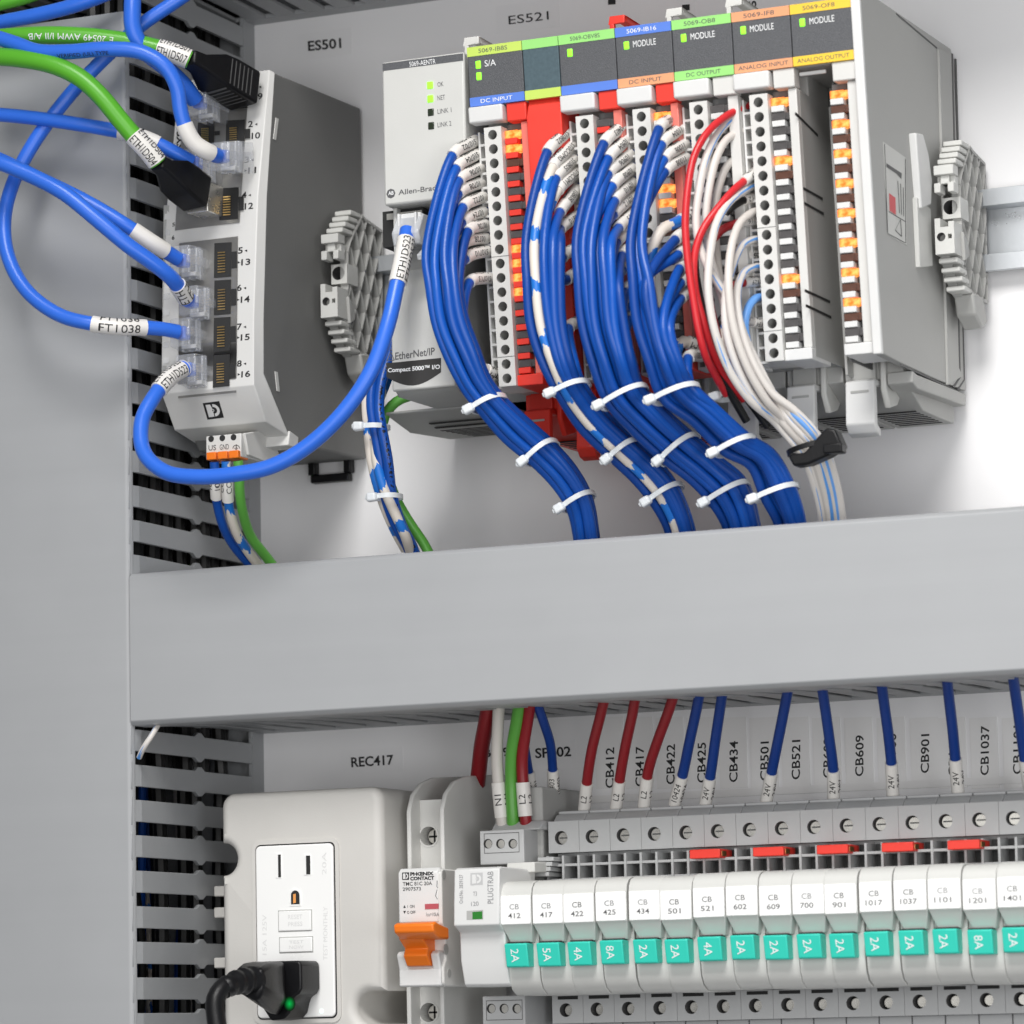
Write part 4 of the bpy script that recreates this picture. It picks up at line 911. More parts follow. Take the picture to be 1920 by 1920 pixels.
# socket 3 / 11 pair
oc_, pc_, lc_ = cat([(408, 292, 104), (388, 284, 110), (364, 268, 114), (348, 240, 117), (338, 205, 119), (332, 165, 121), (310, 125, 124), (265, 98, 127), (200, 92, 130), (130, 97, 132), (70, 96, 133), (30, 82, 133), (-40, 60, 133)],
    'blue printed cable under the green one, blank white sleeve bending into a clear plug', sleeves=((4, 19.5, '', False),), tilt=-.15)
CABLE_B = (oc_, pc_, lc_)
cat([(358, 303, 100), (335, 290, 104), (300, 272, 108), (262, 256, 111), (205, 243, 114), (140, 232, 117), (70, 222, 119), (0, 215, 120), (-60, 210, 120)],
    'blue cable coming level from the left edge behind the green one, marker FT', sleeves=((13.5, 28.5, 'FT', True),), r=2.6)
cat([(366, 188, 96), (345, 160, 102), (312, 128, 108), (268, 92, 114), (250, 55, 117), (248, 15, 117), (253, -45, 115)],
    'blue cable hanging straight from the top edge behind the green cable', r=3.1)
cat([(-40, 52, 112), (0, 42, 112), (70, 28, 111), (140, 10, 110), (200, -12, 108), (260, -40, 105)], 'blue cable crossing the top left corner', plug=False, r=2.7, group=None)
cat([(-40, 18, 106), (0, 7, 106), (40, -3, 105), (90, -20, 104)], 'short stretch of green cable in the top left corner', m=M_GREEN, plug=False, r=2.6, group=None)
def cable_print(o, path, L, s0, txt, r, ang, h, m, flip):
    ln = glyphs(txt)[2] * h * 1.15; sp = sub_path(path, L, s0, min(L, s0 + ln), 1.2)
    jk = [c for c in o.children if c.name.startswith('jacket')][0]
    sleeve_text(sp, r - .02, txt, jk, ang, h, flip=flip, m=m)
def boot_cable(pts, label, text, slv, boot):
    o, path, L = wire('network_cable', pts, 3.3, M_GREEN, label, 'cable', 'green cables with black plugs', (), 16)
    sp = sub_path(path, L, *slv); sb = tube(sp, 3.7, 16).build('marker_sleeve', M_SLEEVE, o)
    sleeve_text(sp, 3.7, text, sb, -.95, 3.0, flip=True); sleeve_text(sp, 3.7, text, sb, .28, 3.0, flip=True)
    return o, path
g1, pth = boot_cable([(356, 112, 108), (335, 103, 110), (300, 92, 112), (250, 80, 115), (180, 70, 119), (100, 66, 123), (40, 68, 125), (-40, 74, 127)], 'green cable across the top, black plug in the highest socket, marker ETH1D507', 'ETH1D507', (0.5, 12), None)
_p, _L = spline([P(*q) for q in ((356, 112, 108), (335, 103, 110), (300, 92, 112), (250, 80, 115), (180, 70, 119), (100, 66, 123), (40, 68, 125), (-40, 74, 127))])
cable_print(g1, _p, _L, 27, 'E 20549 AWM I/II A/B', 3.3, .25, 2.3, M_WINK, False)
cable_print(CABLE_B[0], CABLE_B[1], CABLE_B[2], 62, 'VERIFIED (UL) TYPE', RC, .75, 2.0, M_INK, True)
def boot(o, p0, p1, wx, wz, ribs):
    """black moulded plug from p0 (cable side) to p1 (nose)"""
    a, b = Vector(p0), Vector(p1); t = (b - a).normalized(); ux = Vector((1, 0, 0)); ux = (ux - t * ux.dot(t)).normalized(); uz = t.cross(ux)
    if uz.z < 0: uz = -uz
    L = (b - a).length
    def ring(s, kx, kz): 
        q = a + t * (L * s); return [tuple(q + ux * (wx * kx * sx) + uz * (wz * kz * sz)) for sx, sz in ((-1, -1), (1, -1), (1, 1), (-1, 1))]
    rings = [ring(0, .52, .40), ring(.18, .6, .46), ring(.42, 1, .88), ring(.62, 1, 1), ring(1, 1, 1)]
    v = [p for r in rings for p in r]; f = [(0, 1, 2, 3)[::-1], (16, 17, 18, 19)] + [(4 * i + k, 4 * i + (k + 1) % 4, 4 * i + 4 + (k + 1) % 4, 4 * i + 4 + k) for i in range(4) for k in range(4)]
    pb = MB().add(v, f).build('black_plug', M_BLACK, o, bevel=1.1, seg=3)
    rb = MB()
    for q in range(ribs):
        s = .50 + .34 * q / max(ribs - 1, 1); r1, r2 = ring(s, 1.02, .9), ring(s + .02, 1.02, .9); r1o = [tuple(Vector(p) + uz * .0) for p in r1]
        k1 = a + t * (L * s); 
        rb.hexa([tuple(k1 + ux * (wx * .98 * sx) + uz * (wz * .75 * sz) + t * st) for st in (0, .5) for sx, sz in ((.9, -1), (1.03, -1), (1.03, 1), (.9, 1))])
        rb.hexa([tuple(k1 + ux * (wx * .75 * sx) + uz * (wz * .98 * sz) + t * st) for st in (0, .5) for sx, sz in ((-1, -.9), (1, -.9), (1, -1.03), (-1, -1.03))])
    if ribs: rb.build('grip_ribs', M_CAVITY, pb)
    return pb
boot(g1, P(352, 108, 109), P(462, 172, 79), 6.6, 6.6, 6)
g2, pth = boot_cable([(296, 306, 118), (278, 283, 121), (252, 256, 124), (228, 228, 126), (188, 180, 129), (150, 146, 131), (100, 122, 133), (40, 110, 134), (-40, 104, 134)], 'thick green cable curving down to a black plug, marker ETH1D504', 'ETH1D504', (0.5, 13), None)
boot(g2, P(294, 304, 118), P(372, 366, 95), 5.6, 6.2, 0)
q_ = P(374, 372, 94); MB().box(q_[0] - 4.4, q_[0] + 4.2, 80, 95.5, q_[2] - 5.4, q_[2] + 5.6).build('plug_shield', M_STEEL, g2, bevel=.3)

# ================================================================== device wires
def ring_tie(Lp, Rp, d, hd, label, group='white nylon ties round the wire bundles', m=None, head=True, tail=True):
    """nylon tie round a bundle: the left and right ends of its band in pixels, bundle depth d, half thickness hd"""
    a, b = Vector(P(*Lp, d)), Vector(P(*Rp, d)); c = (a + b) / 2; u = (b - a).normalized(); half = (b - a).length / 2 + .5
    w = Vector((0.10, 1, 0)); w = (w - u * w.dot(u)).normalized(); t = u.cross(w)
    if t.z > 0: t = -t
    o = thing('cable_tie', c, label, 'cable tie', group)
    n = 36; th, wd = .55, .88; v = []; f = []
    for k in range(n):
        an = 2 * math.pi * k / n; cs, sn = math.cos(an), math.sin(an)
        sq = lambda q: math.copysign(abs(q) ** .8, q)
        e = u * (half * sq(cs)) + w * (hd * sq(sn)); nrm = (u * (cs / half) + w * (sn / hd)).normalized()
        for (q, s) in ((0, -wd), (th, -wd), (th, wd), (0, wd)): v.append(tuple(c + e + nrm * q + t * s))
    for k in range(n):
        for j in range(4): f.append((4 * k + j, 4 * k + (j + 1) % 4, 4 * ((k + 1) % n) + (j + 1) % 4, 4 * ((k + 1) % n) + j))
    MB().add(v, f).build('strap', m or M_TIE, o)
    if head:
        h = c - u * (half * .80) + w * (hd * .95 + .8)
        B = lambda x, y, z: tuple(h + u * x * .82 + w * y * .9 + t * z * .82)
        MB().hexa([B(-3.0, -1.4, -1.9), B(2.2, -1.2, -1.7), B(2.2, -1.2, 2.3), B(-3.0, -1.4, 2.5), B(-2.6, 1.7, -1.7), B(1.8, 1.5, -1.5), B(1.8, 1.5, 2.1), B(-2.6, 1.7, 2.3)]).build('tie_head', m or M_TIE, o, bevel=.75, seg=3)
        if tail: MB().hexa([B(-3.7, -.5, -.8), B(-2, -.5, -1), B(-2, -.5, 1.4), B(-3.7, -.5, 1.2), B(-3.7, .5, -.8), B(-2, .5, -1), B(-2, .5, 1.4), B(-3.7, .5, 1.2)]).build('tie_tail', m or M_TIE, o, bevel=.35)
    return o
ORD = ['first', 'second', 'third', 'fourth', 'fifth', 'sixth', 'seventh', 'eighth', 'ninth', 'tenth', 'eleventh', 'twelfth', 'thirteenth', 'fourteenth', 'fifteenth', 'sixteenth']
def bundle(st, wires, group, r=1.74):
    """st: list of (left px, right px, depth); wires: (entry px, sleeve end px, lane, layer, join station, marker, material, label, d0)"""
    out = []
    for wi, (e, s, lane, lay, js, mk, mm, label) in enumerate(wires):
        if label.startswith('blue wire with printed'): label = label.replace('blue wire with printed white marker', 'blue wire %s from the top, marker' % ORD[wi])
        pts = [(e[0] + 10, e[1] - 3, 84), (e[0], e[1], 90)]
        if s: pts += [((e[0] + s[0]) / 2 - .06 * (e[1] - s[1]), (e[1] + s[1]) / 2 - 4, 99), (s[0], s[1], 107)]
        if mm is M_BLUE: mm = (M_BLUE, M_BLUE2, M_BLUE3)[(wi * 7 + len(label)) % 3]
        for i, (Lp, Rp, d) in enumerate(st):
            if i < js: continue
            Rp = (Lp[0] + (Rp[0] - Lp[0]) * .95, Lp[1] + (Rp[1] - Lp[1]) * .95)
            lane = min(1, max(0, lane + random.uniform(-.035, .035)))
            q = (Lp[0] + (Rp[0] - Lp[0]) * lane, Lp[1] + (Rp[1] - Lp[1]) * lane)
            bow = 2.6 * (1 - (2 * lane - 1) ** 2)
            pts.append((q[0], q[1], d + (bow if lay == 0 else -3.4 * lay + bow)))
        q3 = [Vector(P(*q)) for q in pts[:4]]
        Ls = sum((b - a).length for a, b in zip(q3, q3[1:])) if s else 0; L0 = (q3[1] - q3[0]).length
        o, path, L = wire('device_wire', pts, r, mm, label, 'wire', group, ((L0 + 2.2, Ls, mk, False),) if s else ())
        out.append(o)
    return out
B1 = [((791, 470), (866, 470), 116), ((795, 540), (870, 540), 119), ((808, 610), (880, 598), 119), ((833, 673), (900, 653), 116), ((864, 732), (920, 706), 111), ((895, 770), (945, 743), 106),
      ((945, 826), (990, 786), 98), ((993, 868), (1037, 828), 90), ((1037, 912), (1080, 876), 83), ((1064, 955), (1107, 927), 77), ((1078, 1008), (1122, 1004), 70), ((1082, 1070), (1126, 1066), 62)]
bl = lambda t: 'blue wire with printed white marker %s, first bundle by the coupler' % t
bundle(B1, [((897, 262), (848, 292), .10, 0, 0, 'S10702', M_BLUE, bl('S10702')), ((900, 287), (855, 316), .36, 0, 0, 'S10704', M_BLUE, bl('S10704')), ((905, 314), (860, 339), .60, 0, 0, '10706', M_BLUEPR, bl('10706')),
    ((905, 342), (859, 363), .48, 1, 0, '10708', M_BLUE, bl('10708')), ((910, 369), (868, 389), .84, 0, 0, '10722', M_BLUEPR, bl('10722')), ((910, 396), (866, 417), .74, 1, 0, '10724', M_BLUE, bl('10724')),
    ((914, 422), (877, 435), .95, 1, 1, '10726', M_BLUE, bl('10726')), ((915, 447), (868, 457), .22, 1, 1, '10728', M_BLUE, bl('10728')), ((918, 471), (872, 485), .64, 2, 1, 'S10710', M_BLUE, bl('S10710')),
    ((922, 522), (880, 530), .86, 2, 2, 'S10713', M_BLUE, bl('S10713'))], 'blue wires of the first bundle')
o, path, L = wire('device_wire', [(932, 703, 84), (918, 698, 92), (902, 688, 96), (885, 690, 100), (880, 720, 100), (905, 760, 98), (960, 815, 92), (1010, 860, 84), (1060, 925, 74), (1095, 1010, 64)], 1.9, M_WWHITE, 'white wire with marker COM at the foot of the first terminal block', 'wire', None, ((1.5, 10, 'COM', False),))
ring_tie((893, 770), (940, 743), 105, 7.2, 'white nylon tie on the first blue bundle under the coupler')
ring_tie((992, 868), (1038, 828), 90, 7.0, 'white nylon tie on the first blue bundle beside the red latch')
ring_tie((1061, 955), (1107, 925), 77, 6.6, 'white nylon tie on the first blue bundle just above the wide duct')
B2 = [((983, 440), (1060, 452), 116), ((982, 530), (1062, 540), 119), ((991, 610), (1068, 615), 119), ((1014, 680), (1082, 682), 116), ((1045, 742), (1096, 718), 110),
      ((1088, 806), (1134, 770), 101), ((1148, 862), (1194, 826), 91), ((1190, 902), (1238, 866), 84), ((1224, 943), (1273, 910), 78), ((1254, 995), (1301, 990), 70), ((1260, 1060), (1307, 1055), 62)]
b2 = lambda t: 'blue wire with printed white marker %s, second bundle' % t
WS = M_WSTRIPE
bundle(B2, [((1068, 243), (1026, 286), .08, 0, 0, 'S10802', M_BLUE, b2('S10802')), ((1074, 270), (1036, 314), .30, 0, 0, 'ST0COM0', WS, 'white wire with blue patches and marker ST0COM0, second bundle'),
    ((1078, 297), (1042, 335), .52, 0, 0, 'S10805', M_BLUE, b2('S10805')), ((1082, 322), (1046, 357), .42, 1, 0, 'ST0COM1', WS, 'white wire with blue patches behind the blue ones, marker ST0COM1'),
    ((1083, 352), (1050, 398), .74, 0, 0, '10808', M_BLUEPR, b2('10808')), ((1085, 404), (1050, 430), .92, 0, 0, '10810', M_BLUE, b2('1081 half hidden')),
    ((1090, 462), (1054, 483), .86, 1, 1, '10813', M_BLUE, b2('10 half hidden, upper')), ((1092, 510), (1062, 524), .62, 1, 1, '10815', M_BLUE, b2('10 half hidden, lower')), ((1098, 600), (1066, 616), .95, 1, 3, '10818', M_BLUE, 'short blue wire lowest on the second bundle, bent sharply downward')], 'wires of the second bundle')
ring_tie((1045, 740), (1097, 716), 110, 7.2, 'white nylon tie on the second bundle in front of the red base')
ring_tie((1149, 864), (1195, 826), 91, 7.0, 'white nylon tie on the second bundle, middle one')
ring_tie((1222, 943), (1273, 909), 78, 6.6, 'white nylon tie on the second bundle just above the duct')
B3 = [((1076, 440), (1165, 462), 117), ((1075, 520), (1170, 540), 120), ((1084, 600), (1178, 618), 120), ((1104, 672), (1192, 678), 117), ((1134, 752), (1206, 722), 110),
      ((1180, 806), (1250, 768), 102), ((1244, 866), (1301, 817), 92), ((1290, 902), (1348, 858), 85), ((1330, 943), (1397, 903), 78), ((1360, 990), (1420, 983), 70), ((1366, 1050), (1426, 1045), 62)]
b3 = lambda t: 'blue wire with printed white marker %s, third and widest bundle' % t
bundle(B3, [((1172, 233), (1132, 270), .07, 0, 0, '10403', M_BLUE, b3('10403')), ((1178, 258), (1140, 298), .26, 0, 0, '10904', M_BLUE, b3('10904')), ((1184, 287), (1140, 326), .43, 0, 0, '10906', M_BLUEPR, b3('10906')),
    ((1188, 314), (1148, 349), .34, 1, 0, '10908', M_BLUE, b3('10908')), ((1188, 340), (1152, 377), .62, 0, 0, '10910', M_BLUEPR, b3('10910')), ((1190, 366), (1150, 402), .54, 1, 0, '10912', M_BLUE, b3('10912')),
    ((1190, 396), (1160, 428), .80, 0, 0, '10913', M_BLUE, b3('109 upper, half hidden')), ((1192, 424), (1156, 454), .74, 1, 1, '10914', M_BLUE, b3('109 lower, half hidden')), ((1194, 455), (1166, 480), .92, 0, 1, '10916', M_BLUE, b3('10 upper, half hidden')),
    ((1196, 482), (1166, 506), .90, 1, 1, '10917', M_BLUE, b3('10 middle, half hidden')), ((1198, 525), (1172, 548), .97, 1, 2, '10919', M_BLUE, b3('10 lower, half hidden')), ((1198, 552), (1176, 575), .15, 2, 2, '10920', M_BLUE, 'blue wire buried at the back of the third bundle'), ((1200, 580), (1180, 600), .60, 2, 3, '10921', M_BLUE, 'lowest blue wire joining the back of the third bundle')], 'blue wires of the third bundle')
ring_tie((1134, 764), (1206, 724), 110, 7.6, 'white nylon tie on the third bundle level with the red base')
ring_tie((1244, 868), (1302, 817), 92, 7.2, 'white nylon tie on the third bundle, middle one')
ring_tie((1329, 945), (1397, 905), 78, 6.8, 'white nylon tie on the third bundle just above the duct')
B4 = [((1177, 440), (1222, 460), 118), ((1173, 520), (1252, 540), 121), ((1182, 600), (1264, 618), 121), ((1203, 670), (1284, 688), 118), ((1233, 750), (1302, 720), 111),
      ((1290, 794), (1348, 765), 103), ((1349, 850), (1409, 820), 93), ((1398, 878), (1452, 848), 86), ((1423, 936), (1490, 910), 79), ((1453, 986), (1508, 978), 70), ((1458, 1045), (1512, 1040), 62)]
b4 = lambda t: 'blue wire with printed white marker %s, fourth bundle' % t
bundle(B4, [((1262, 222), (1235, 243), .16, 0, 0, '11002', M_BLUE, 'blue wire highest on the fourth bundle, marker turned away'), ((1282, 238), (1240, 271), .62, 0, 0, '11004', M_BLUEPR, b4('1100, second from top')), ((1288, 268), (1244, 299), .40, 1, 0, '11006', M_BLUE, b4('11006')),
    ((1290, 294), (1246, 322), .30, 1, 0, '11008', M_BLUE, b4('11008')), ((1296, 430), (1266, 450), .55, 0, 1, '11012', M_BLUE, b4('11 under the COM sleeve')), ((1300, 460), (1272, 478), .45, 1, 1, '11016', M_BLUE, b4('110 half hidden')),
    ((1302, 484), (1274, 504), .76, 0, 2, '11018', M_BLUE, b4('11 middle')), ((1304, 512), (1276, 530), .70, 1, 2, '11024', M_BLUE, b4('110 behind the red wire')), ((1306, 540), (1276, 560), .93, 0, 2, '11028', M_BLUE, b4('11 lowest of the three bent pairs')),
    ((1318, 668), (1290, 672), .95, 0, 4, '11032', M_BLUE, b4('11032'))], 'blue wires of the fourth bundle')
ring_tie((1231, 754), (1303, 722), 111, 7.6, 'white nylon tie on the fourth bundle under the red wires')
ring_tie((1348, 852), (1410, 820), 93, 7.2, 'white nylon tie on the fourth bundle, middle one')
ring_tie((1421, 938), (1490, 910), 79, 6.8, 'white nylon tie on the fourth bundle just above the duct')
wire('device_wire', [(1302, 400, 84), (1288, 408, 92), (1262, 420, 100), (1240, 432, 106), (1228, 455, 108), (1218, 490, 108), (1222, 560, 108), (1240, 650, 106), (1275, 740, 98)], 1.95, WS, 'white wire with blue band and marker COM leaving the fourth terminal block', 'wire', None, ((3, 13, 'COM', False),))
wire('device_wire', [(1320, 640, 88), (1304, 646, 94), (1280, 640, 98), (1268, 660, 100), (1272, 700, 100), (1300, 745, 98), (1345, 790, 92)], 1.95, WS, 'white wire with marker COM low beside the fourth bundle', 'wire', None, ((2, 9.5, 'COM', False),))
# analog wires: white, red, black, with a black strap
G5 = 'thin analog wires on the right'
rw = 1.42
aw = lambda pts, m, l, sl=(), r=rw: wire('device_wire', pts, r, m, l, 'wire', G5, sl)
tailp = lambda k: [((1452 + 14 * k, 790 - 6 * k, 97), (1505 + 12 * k, 856 - 10 * k, 90), (1528 + 13 * k, 915 - 6 * k, 82), (1541 + 13 * k, 972 - 1 * k, 74), (1546 + 13 * k, 1040, 66))][0]
aw([(1412, 196, 88), (1390, 203, 94), (1355, 222, 102), (1325, 250, 108), (1302, 292, 112), (1290, 350, 115), (1285, 420, 117), (1290, 490, 118), (1300, 560, 118), (1310, 620, 116), (1322, 665, 112), (1338, 698, 105), (1362, 740, 96)], M_WRED, 'bright red wire arching from the top of the right terminal block, leftmost red', r=1.30)
aw([(1412, 206, 86), (1385, 214, 94), (1350, 245, 100), (1326, 290, 106), (1312, 350, 110), (1305, 420, 112), (1318, 480, 112), (1345, 530, 111), (1378, 580, 108), (1400, 640, 104), *tailp(1.6)], M_WSPIRAL, 'white wire with blue trace arching highest beside the red one')
aw([(1414, 240, 86), (1392, 245, 93), (1362, 262, 99), (1342, 300, 104), (1330, 350, 107), (1324, 400, 108), (1330, 470, 108), (1352, 550, 108), (1375, 620, 106), (1410, 700, 102), *tailp(2.2)], M_WWHITE, 'plain white wire arching second highest from the right block')
aw([(1416, 290, 84), (1396, 292, 90), (1366, 308, 96), (1348, 350, 100), (1341, 400, 102), (1344, 480, 102), (1356, 560, 102), (1380, 650, 100), (1412, 720, 98), *tailp(.7)], M_WGREYC, 'grey wire with black print running behind the white ones')
aw([(1420, 318, 88), (1408, 330, 95), (1380, 352, 103), (1348, 388, 109), (1318, 430, 113), (1302, 480, 115), (1303, 540, 115), (1318, 600, 113), (1336, 660, 108), (1360, 706, 100), (1395, 750, 92)], M_WRED, 'red wire with printed white marker 1110 crossing in front', ((1.5, 13, '11109', False),), r=1.32)
aw([(1422, 345, 88), (1400, 354, 97), (1366, 380, 106), (1343, 420, 112), (1331, 480, 117), (1328, 545, 119), (1340, 620, 118), (1368, 695, 113), (1408, 752, 106), *tailp(0)], M_WSPIRAL, 'white wire with blue trace hanging in front, leftmost white')
aw([(1424, 370, 86), (1405, 372, 92), (1380, 382, 97), (1360, 400, 99)], M_WBLACK, 'short black wire with white marker ending in 12', ((2, 9, '11112', False),))
aw([(1426, 412, 86), (1405, 414, 93), (1378, 420, 99), (1352, 432, 102), (1336, 455, 103), (1328, 500, 104), (1330, 560, 105), (1345, 630, 103), (1360, 690, 98), (1390, 740, 92)], M_WREDD, 'dark red wire with printed white marker 111 behind the white ones', ((2, 12, '11116', False),))
aw([(1426, 395, 88), (1408, 400, 96), (1385, 422, 105), (1371, 465, 111), (1366, 530, 115), (1375, 610, 115), (1402, 690, 111), (1440, 755, 104), *tailp(1.1)], M_WWHITE, 'long white wire curving down from the middle of the right block')
aw([(1428, 450, 88), (1412, 450, 95), (1390, 462, 103), (1373, 500, 109), (1361, 550, 113), (1362, 620, 114), (1385, 695, 110), (1424, 760, 103), *tailp(.5)], M_WSPIRAL, 'white wire with blue trace, second from left at the strap')
aw([(1430, 500, 88), (1412, 502, 95), (1392, 515, 103), (1382, 550, 108), (1388, 610, 110), (1410, 675, 108), (1446, 735, 103), *tailp(2.9)], M_WSPIRAL, 'white wire with blue trace on the right side of the strapped group')
aw([(1426, 476, 84), (1410, 478, 89), (1392, 480, 92)], M_WBLACK, 'short black wire lower on the right block with marker 26', ((2, 7.5, '26', False),))
aw([(1430, 527, 85), (1414, 528, 91), (1394, 530, 96), (1372, 536, 97)], M_WREDD, 'short dark red wire with white marker 1129', ((3, 11.5, '1129', False),))
aw([(1434, 557, 87), (1416, 560, 94), (1402, 580, 99), (1397, 620, 101), (1415, 680, 100), (1455, 745, 98), *tailp(2.5)], M_WLTBLUE, 'pale blue wire bending down beside the marker 1129')
aw([(1436, 606, 85), (1418, 606, 90), (1402, 600, 94)], M_WWHITE, 'short white wire with blank marker below the pale blue one', ((2, 7, '11134', False),))
aw([(1300, 490, 108), (1312, 560, 109), (1326, 620, 108), (1342, 675, 104), (1366, 730, 97), (1400, 790, 90)], M_WBLACK, 'black wire between the two red ones')
aw([(1360, 590, 98), (1347, 610, 100), (1344, 640, 101), (1362, 690, 98), (1400, 745, 92), (1440, 800, 86)], M_WBLACK, 'black wire curving behind the white group')
aw([(1362, 605, 100), (1354, 625, 101), (1358, 655, 102), (1385, 712, 98)], WS, 'short white wire with blue band behind the white group')
ring_tie((1350, 748), (1420, 722), 89, 6.5, 'white nylon tie on the red and black wires, partly hidden')
# the black strap clamp
sc_ = ring_tie((1485, 852), (1560, 828), 92, 7.2, 'black plastic strap clamp round the white wires', None, M_BLACK, head=False)
o_ = ORIG[sc_.name]; sc_.name = 'strap_clamp'; ORIG[sc_.name] = o_; sc_['category'] = 'strap'
h0 = P(1538, 832, 98)
q = [P(px, py, 97) for px, py in ((1482, 858), (1492, 876), (1520, 872), (1556, 856), (1584, 838), (1570, 806), (1552, 804), (1536, 822), (1512, 850), (1490, 852))]
MB().add([(x, d - 4, z) for x, d, z in q] + [(x, d + 2.4, z) for x, d, z in q], [tuple(range(10)), tuple(range(10, 20))] + [(i, (i + 1) % 10, 10 + (i + 1) % 10, 10 + i) for i in range(10)]).build('buckle', M_BLACK, sc_, bevel=.8, seg=3)
q = P(1570, 842, 98); MB().box(q[0] - 4, q[0] + 2.6, 96, 101, q[2] - 1.6, q[2] + 1.6).build('buckle_tongue', M_BLACK, sc_, bevel=.5)
# small bundle left of the coupler
G6 = 'wires hanging beside the coupler'
sw_ = lambda pts, m, l, r=1.85: wire('device_wire', pts, r, m, l, 'wire', G6)
sw_([(735, 600, 60), (720, 650, 66), (701, 705, 70), (696, 760, 72), (702, 801, 72), (712, 860, 70), (722, 930, 66), (742, 985, 60), (766, 1030, 52), (780, 1070, 48)], M_BLUE, 'blue wire second from left in the small bundle beside the coupler')
sw_([(742, 620, 60), (730, 670, 66), (716, 715, 70), (711, 765, 72), (716, 801, 73), (727, 860, 71), (736, 930, 66), (754, 985, 60), (776, 1030, 52), (788, 1070, 48)], M_BLUEPR, 'blue wire at the front of the small bundle beside the coupler')
sw_([(722, 640, 58), (704, 690, 64), (688, 745, 68), (690, 801, 69), (697, 865, 68), (714, 930, 64), (736, 985, 58), (760, 1030, 50)], WS, 'white wire with blue patches, leftmost of the small bundle')
sw_([(745, 640, 54), (730, 700, 58), (708, 760, 64), (704, 805, 68), (706, 860, 70), (720, 915, 69), (735, 950, 66), (758, 1000, 60), (770, 1035, 52)], WS, 'white wire with blue patches crossing the front of the small bundle')
sw_([(775, 740, 58), (745, 752, 60), (724, 775, 60), (716, 810, 60), (722, 870, 58), (740, 930, 54), (768, 980, 50), (795, 1020, 46), (815, 1060, 44)], M_WGREEN, 'green earth wire of the small bundle beside the coupler')
ring_tie((686, 802), (722, 800), 71, 5.4, 'white nylon tie highest on the small bundle beside the coupler')
ring_tie((711, 934), (746, 930), 67, 5.2, 'white nylon tie lowest on the small bundle beside the coupler')
# wires of the switch's power plug
wire('device_wire', [(402, 866, 84), (403, 885, 83), (405, 912, 81), (406, 935, 78), (418, 985, 70), (440, 1025, 60), (470, 1060, 52)], 1.75, M_BLUE, 'blue supply wire under the network switch, marker 10', 'wire', 'supply wires of the network switch', ((3, 14, '10', True),))
wire('device_wire', [(424, 865, 84), (425, 885, 83), (427, 912, 81), (428, 940, 78), (440, 990, 70), (462, 1030, 60), (486, 1062, 52)], 1.75, WS, 'white and blue supply wire under the network switch, marker COM', 'wire', 'supply wires of the network switch', ((3, 15, 'CO', True),))
wire('device_wire', [(446, 864, 84), (449, 885, 83), (449, 915, 81), (454, 955, 76), (470, 1005, 66), (500, 1045, 56), (530, 1085, 48)], 1.85, M_WGREEN, 'green earth wire under the network switch', 'wire', 'supply wires of the network switch')

# ================================================================== name tapes on the back panel
def plate_label(txt, quad, tape, label, m=M_TAPE2, bold=0.02, vertical=False):
    """quad: text's top-left, top-right, bottom-left in pixels (reading direction); tape: pixel rectangle"""
    c = P((tape[0] + tape[2]) / 2, (tape[1] + tape[3]) / 2, 0)
    o = thing('name_label', (c[0], .2, c[2]), label, 'label', 'printed name labels on the back panel')
    a = P(tape[0], (tape[1] + tape[3]) / 2, 0)[0]; b = P(tape[2], (tape[1] + tape[3]) / 2, 0)[0]
    t = P((tape[0] + tape[2]) / 2, tape[1], 0)[2]; u = P((tape[0] + tape[2]) / 2, tape[3], 0)[2]
    MB().box(a, b, .02, .32 if vertical or m is M_TAPE else .12, u, t).build('tape', m, o)
    text_quad(txt, *quad, o, M_INK, 0.0 if txt == 'ES521' else bold, d=.32, off=.06)
plate_label('ES501', ((577, 77), (639, 71), (578, 96)), (560, 58, 660, 108), 'printed label ES501 on the panel right of the network switch top')
plate_label('ES521', ((953, 30), (1028, 20.5), (954, 46)), (930, 4, 1050, 58), 'printed label ES521 on the panel above the module row')
for t_, x_, y_, l_ in (('1', 1147, 4, 'cut-off upright label over the red hook at the top edge'), ('1', 1286, 15, 'cut-off upright label over the second grey hook'), ('5', 1411, 8, 'cut-off upright label right of the third grey hook')):
    plate_label(t_, ((x_ - 7, y_ + 5), (x_ - 7, y_ - 6), (x_ + 7, y_ + 4)), (x_ - 18, y_ - 60, x_ + 18, y_ + 12), l_)
plate_label('REC417', ((658, 1420), (737, 1415), (659, 1439)), (640, 1404, 756, 1450), 'printed label REC417 on the panel above the power outlet')
plate_label('CB409', ((891, 1405), (953, 1401), (892, 1422)), (880, 1392, 962, 1434), 'printed label behind the red and white wires, mostly hidden')
plate_label('SP402', ((1003, 1403), (1070, 1399), (1004, 1422)), (994, 1388, 1080, 1434), 'printed label SP402 partly behind a blue wire')
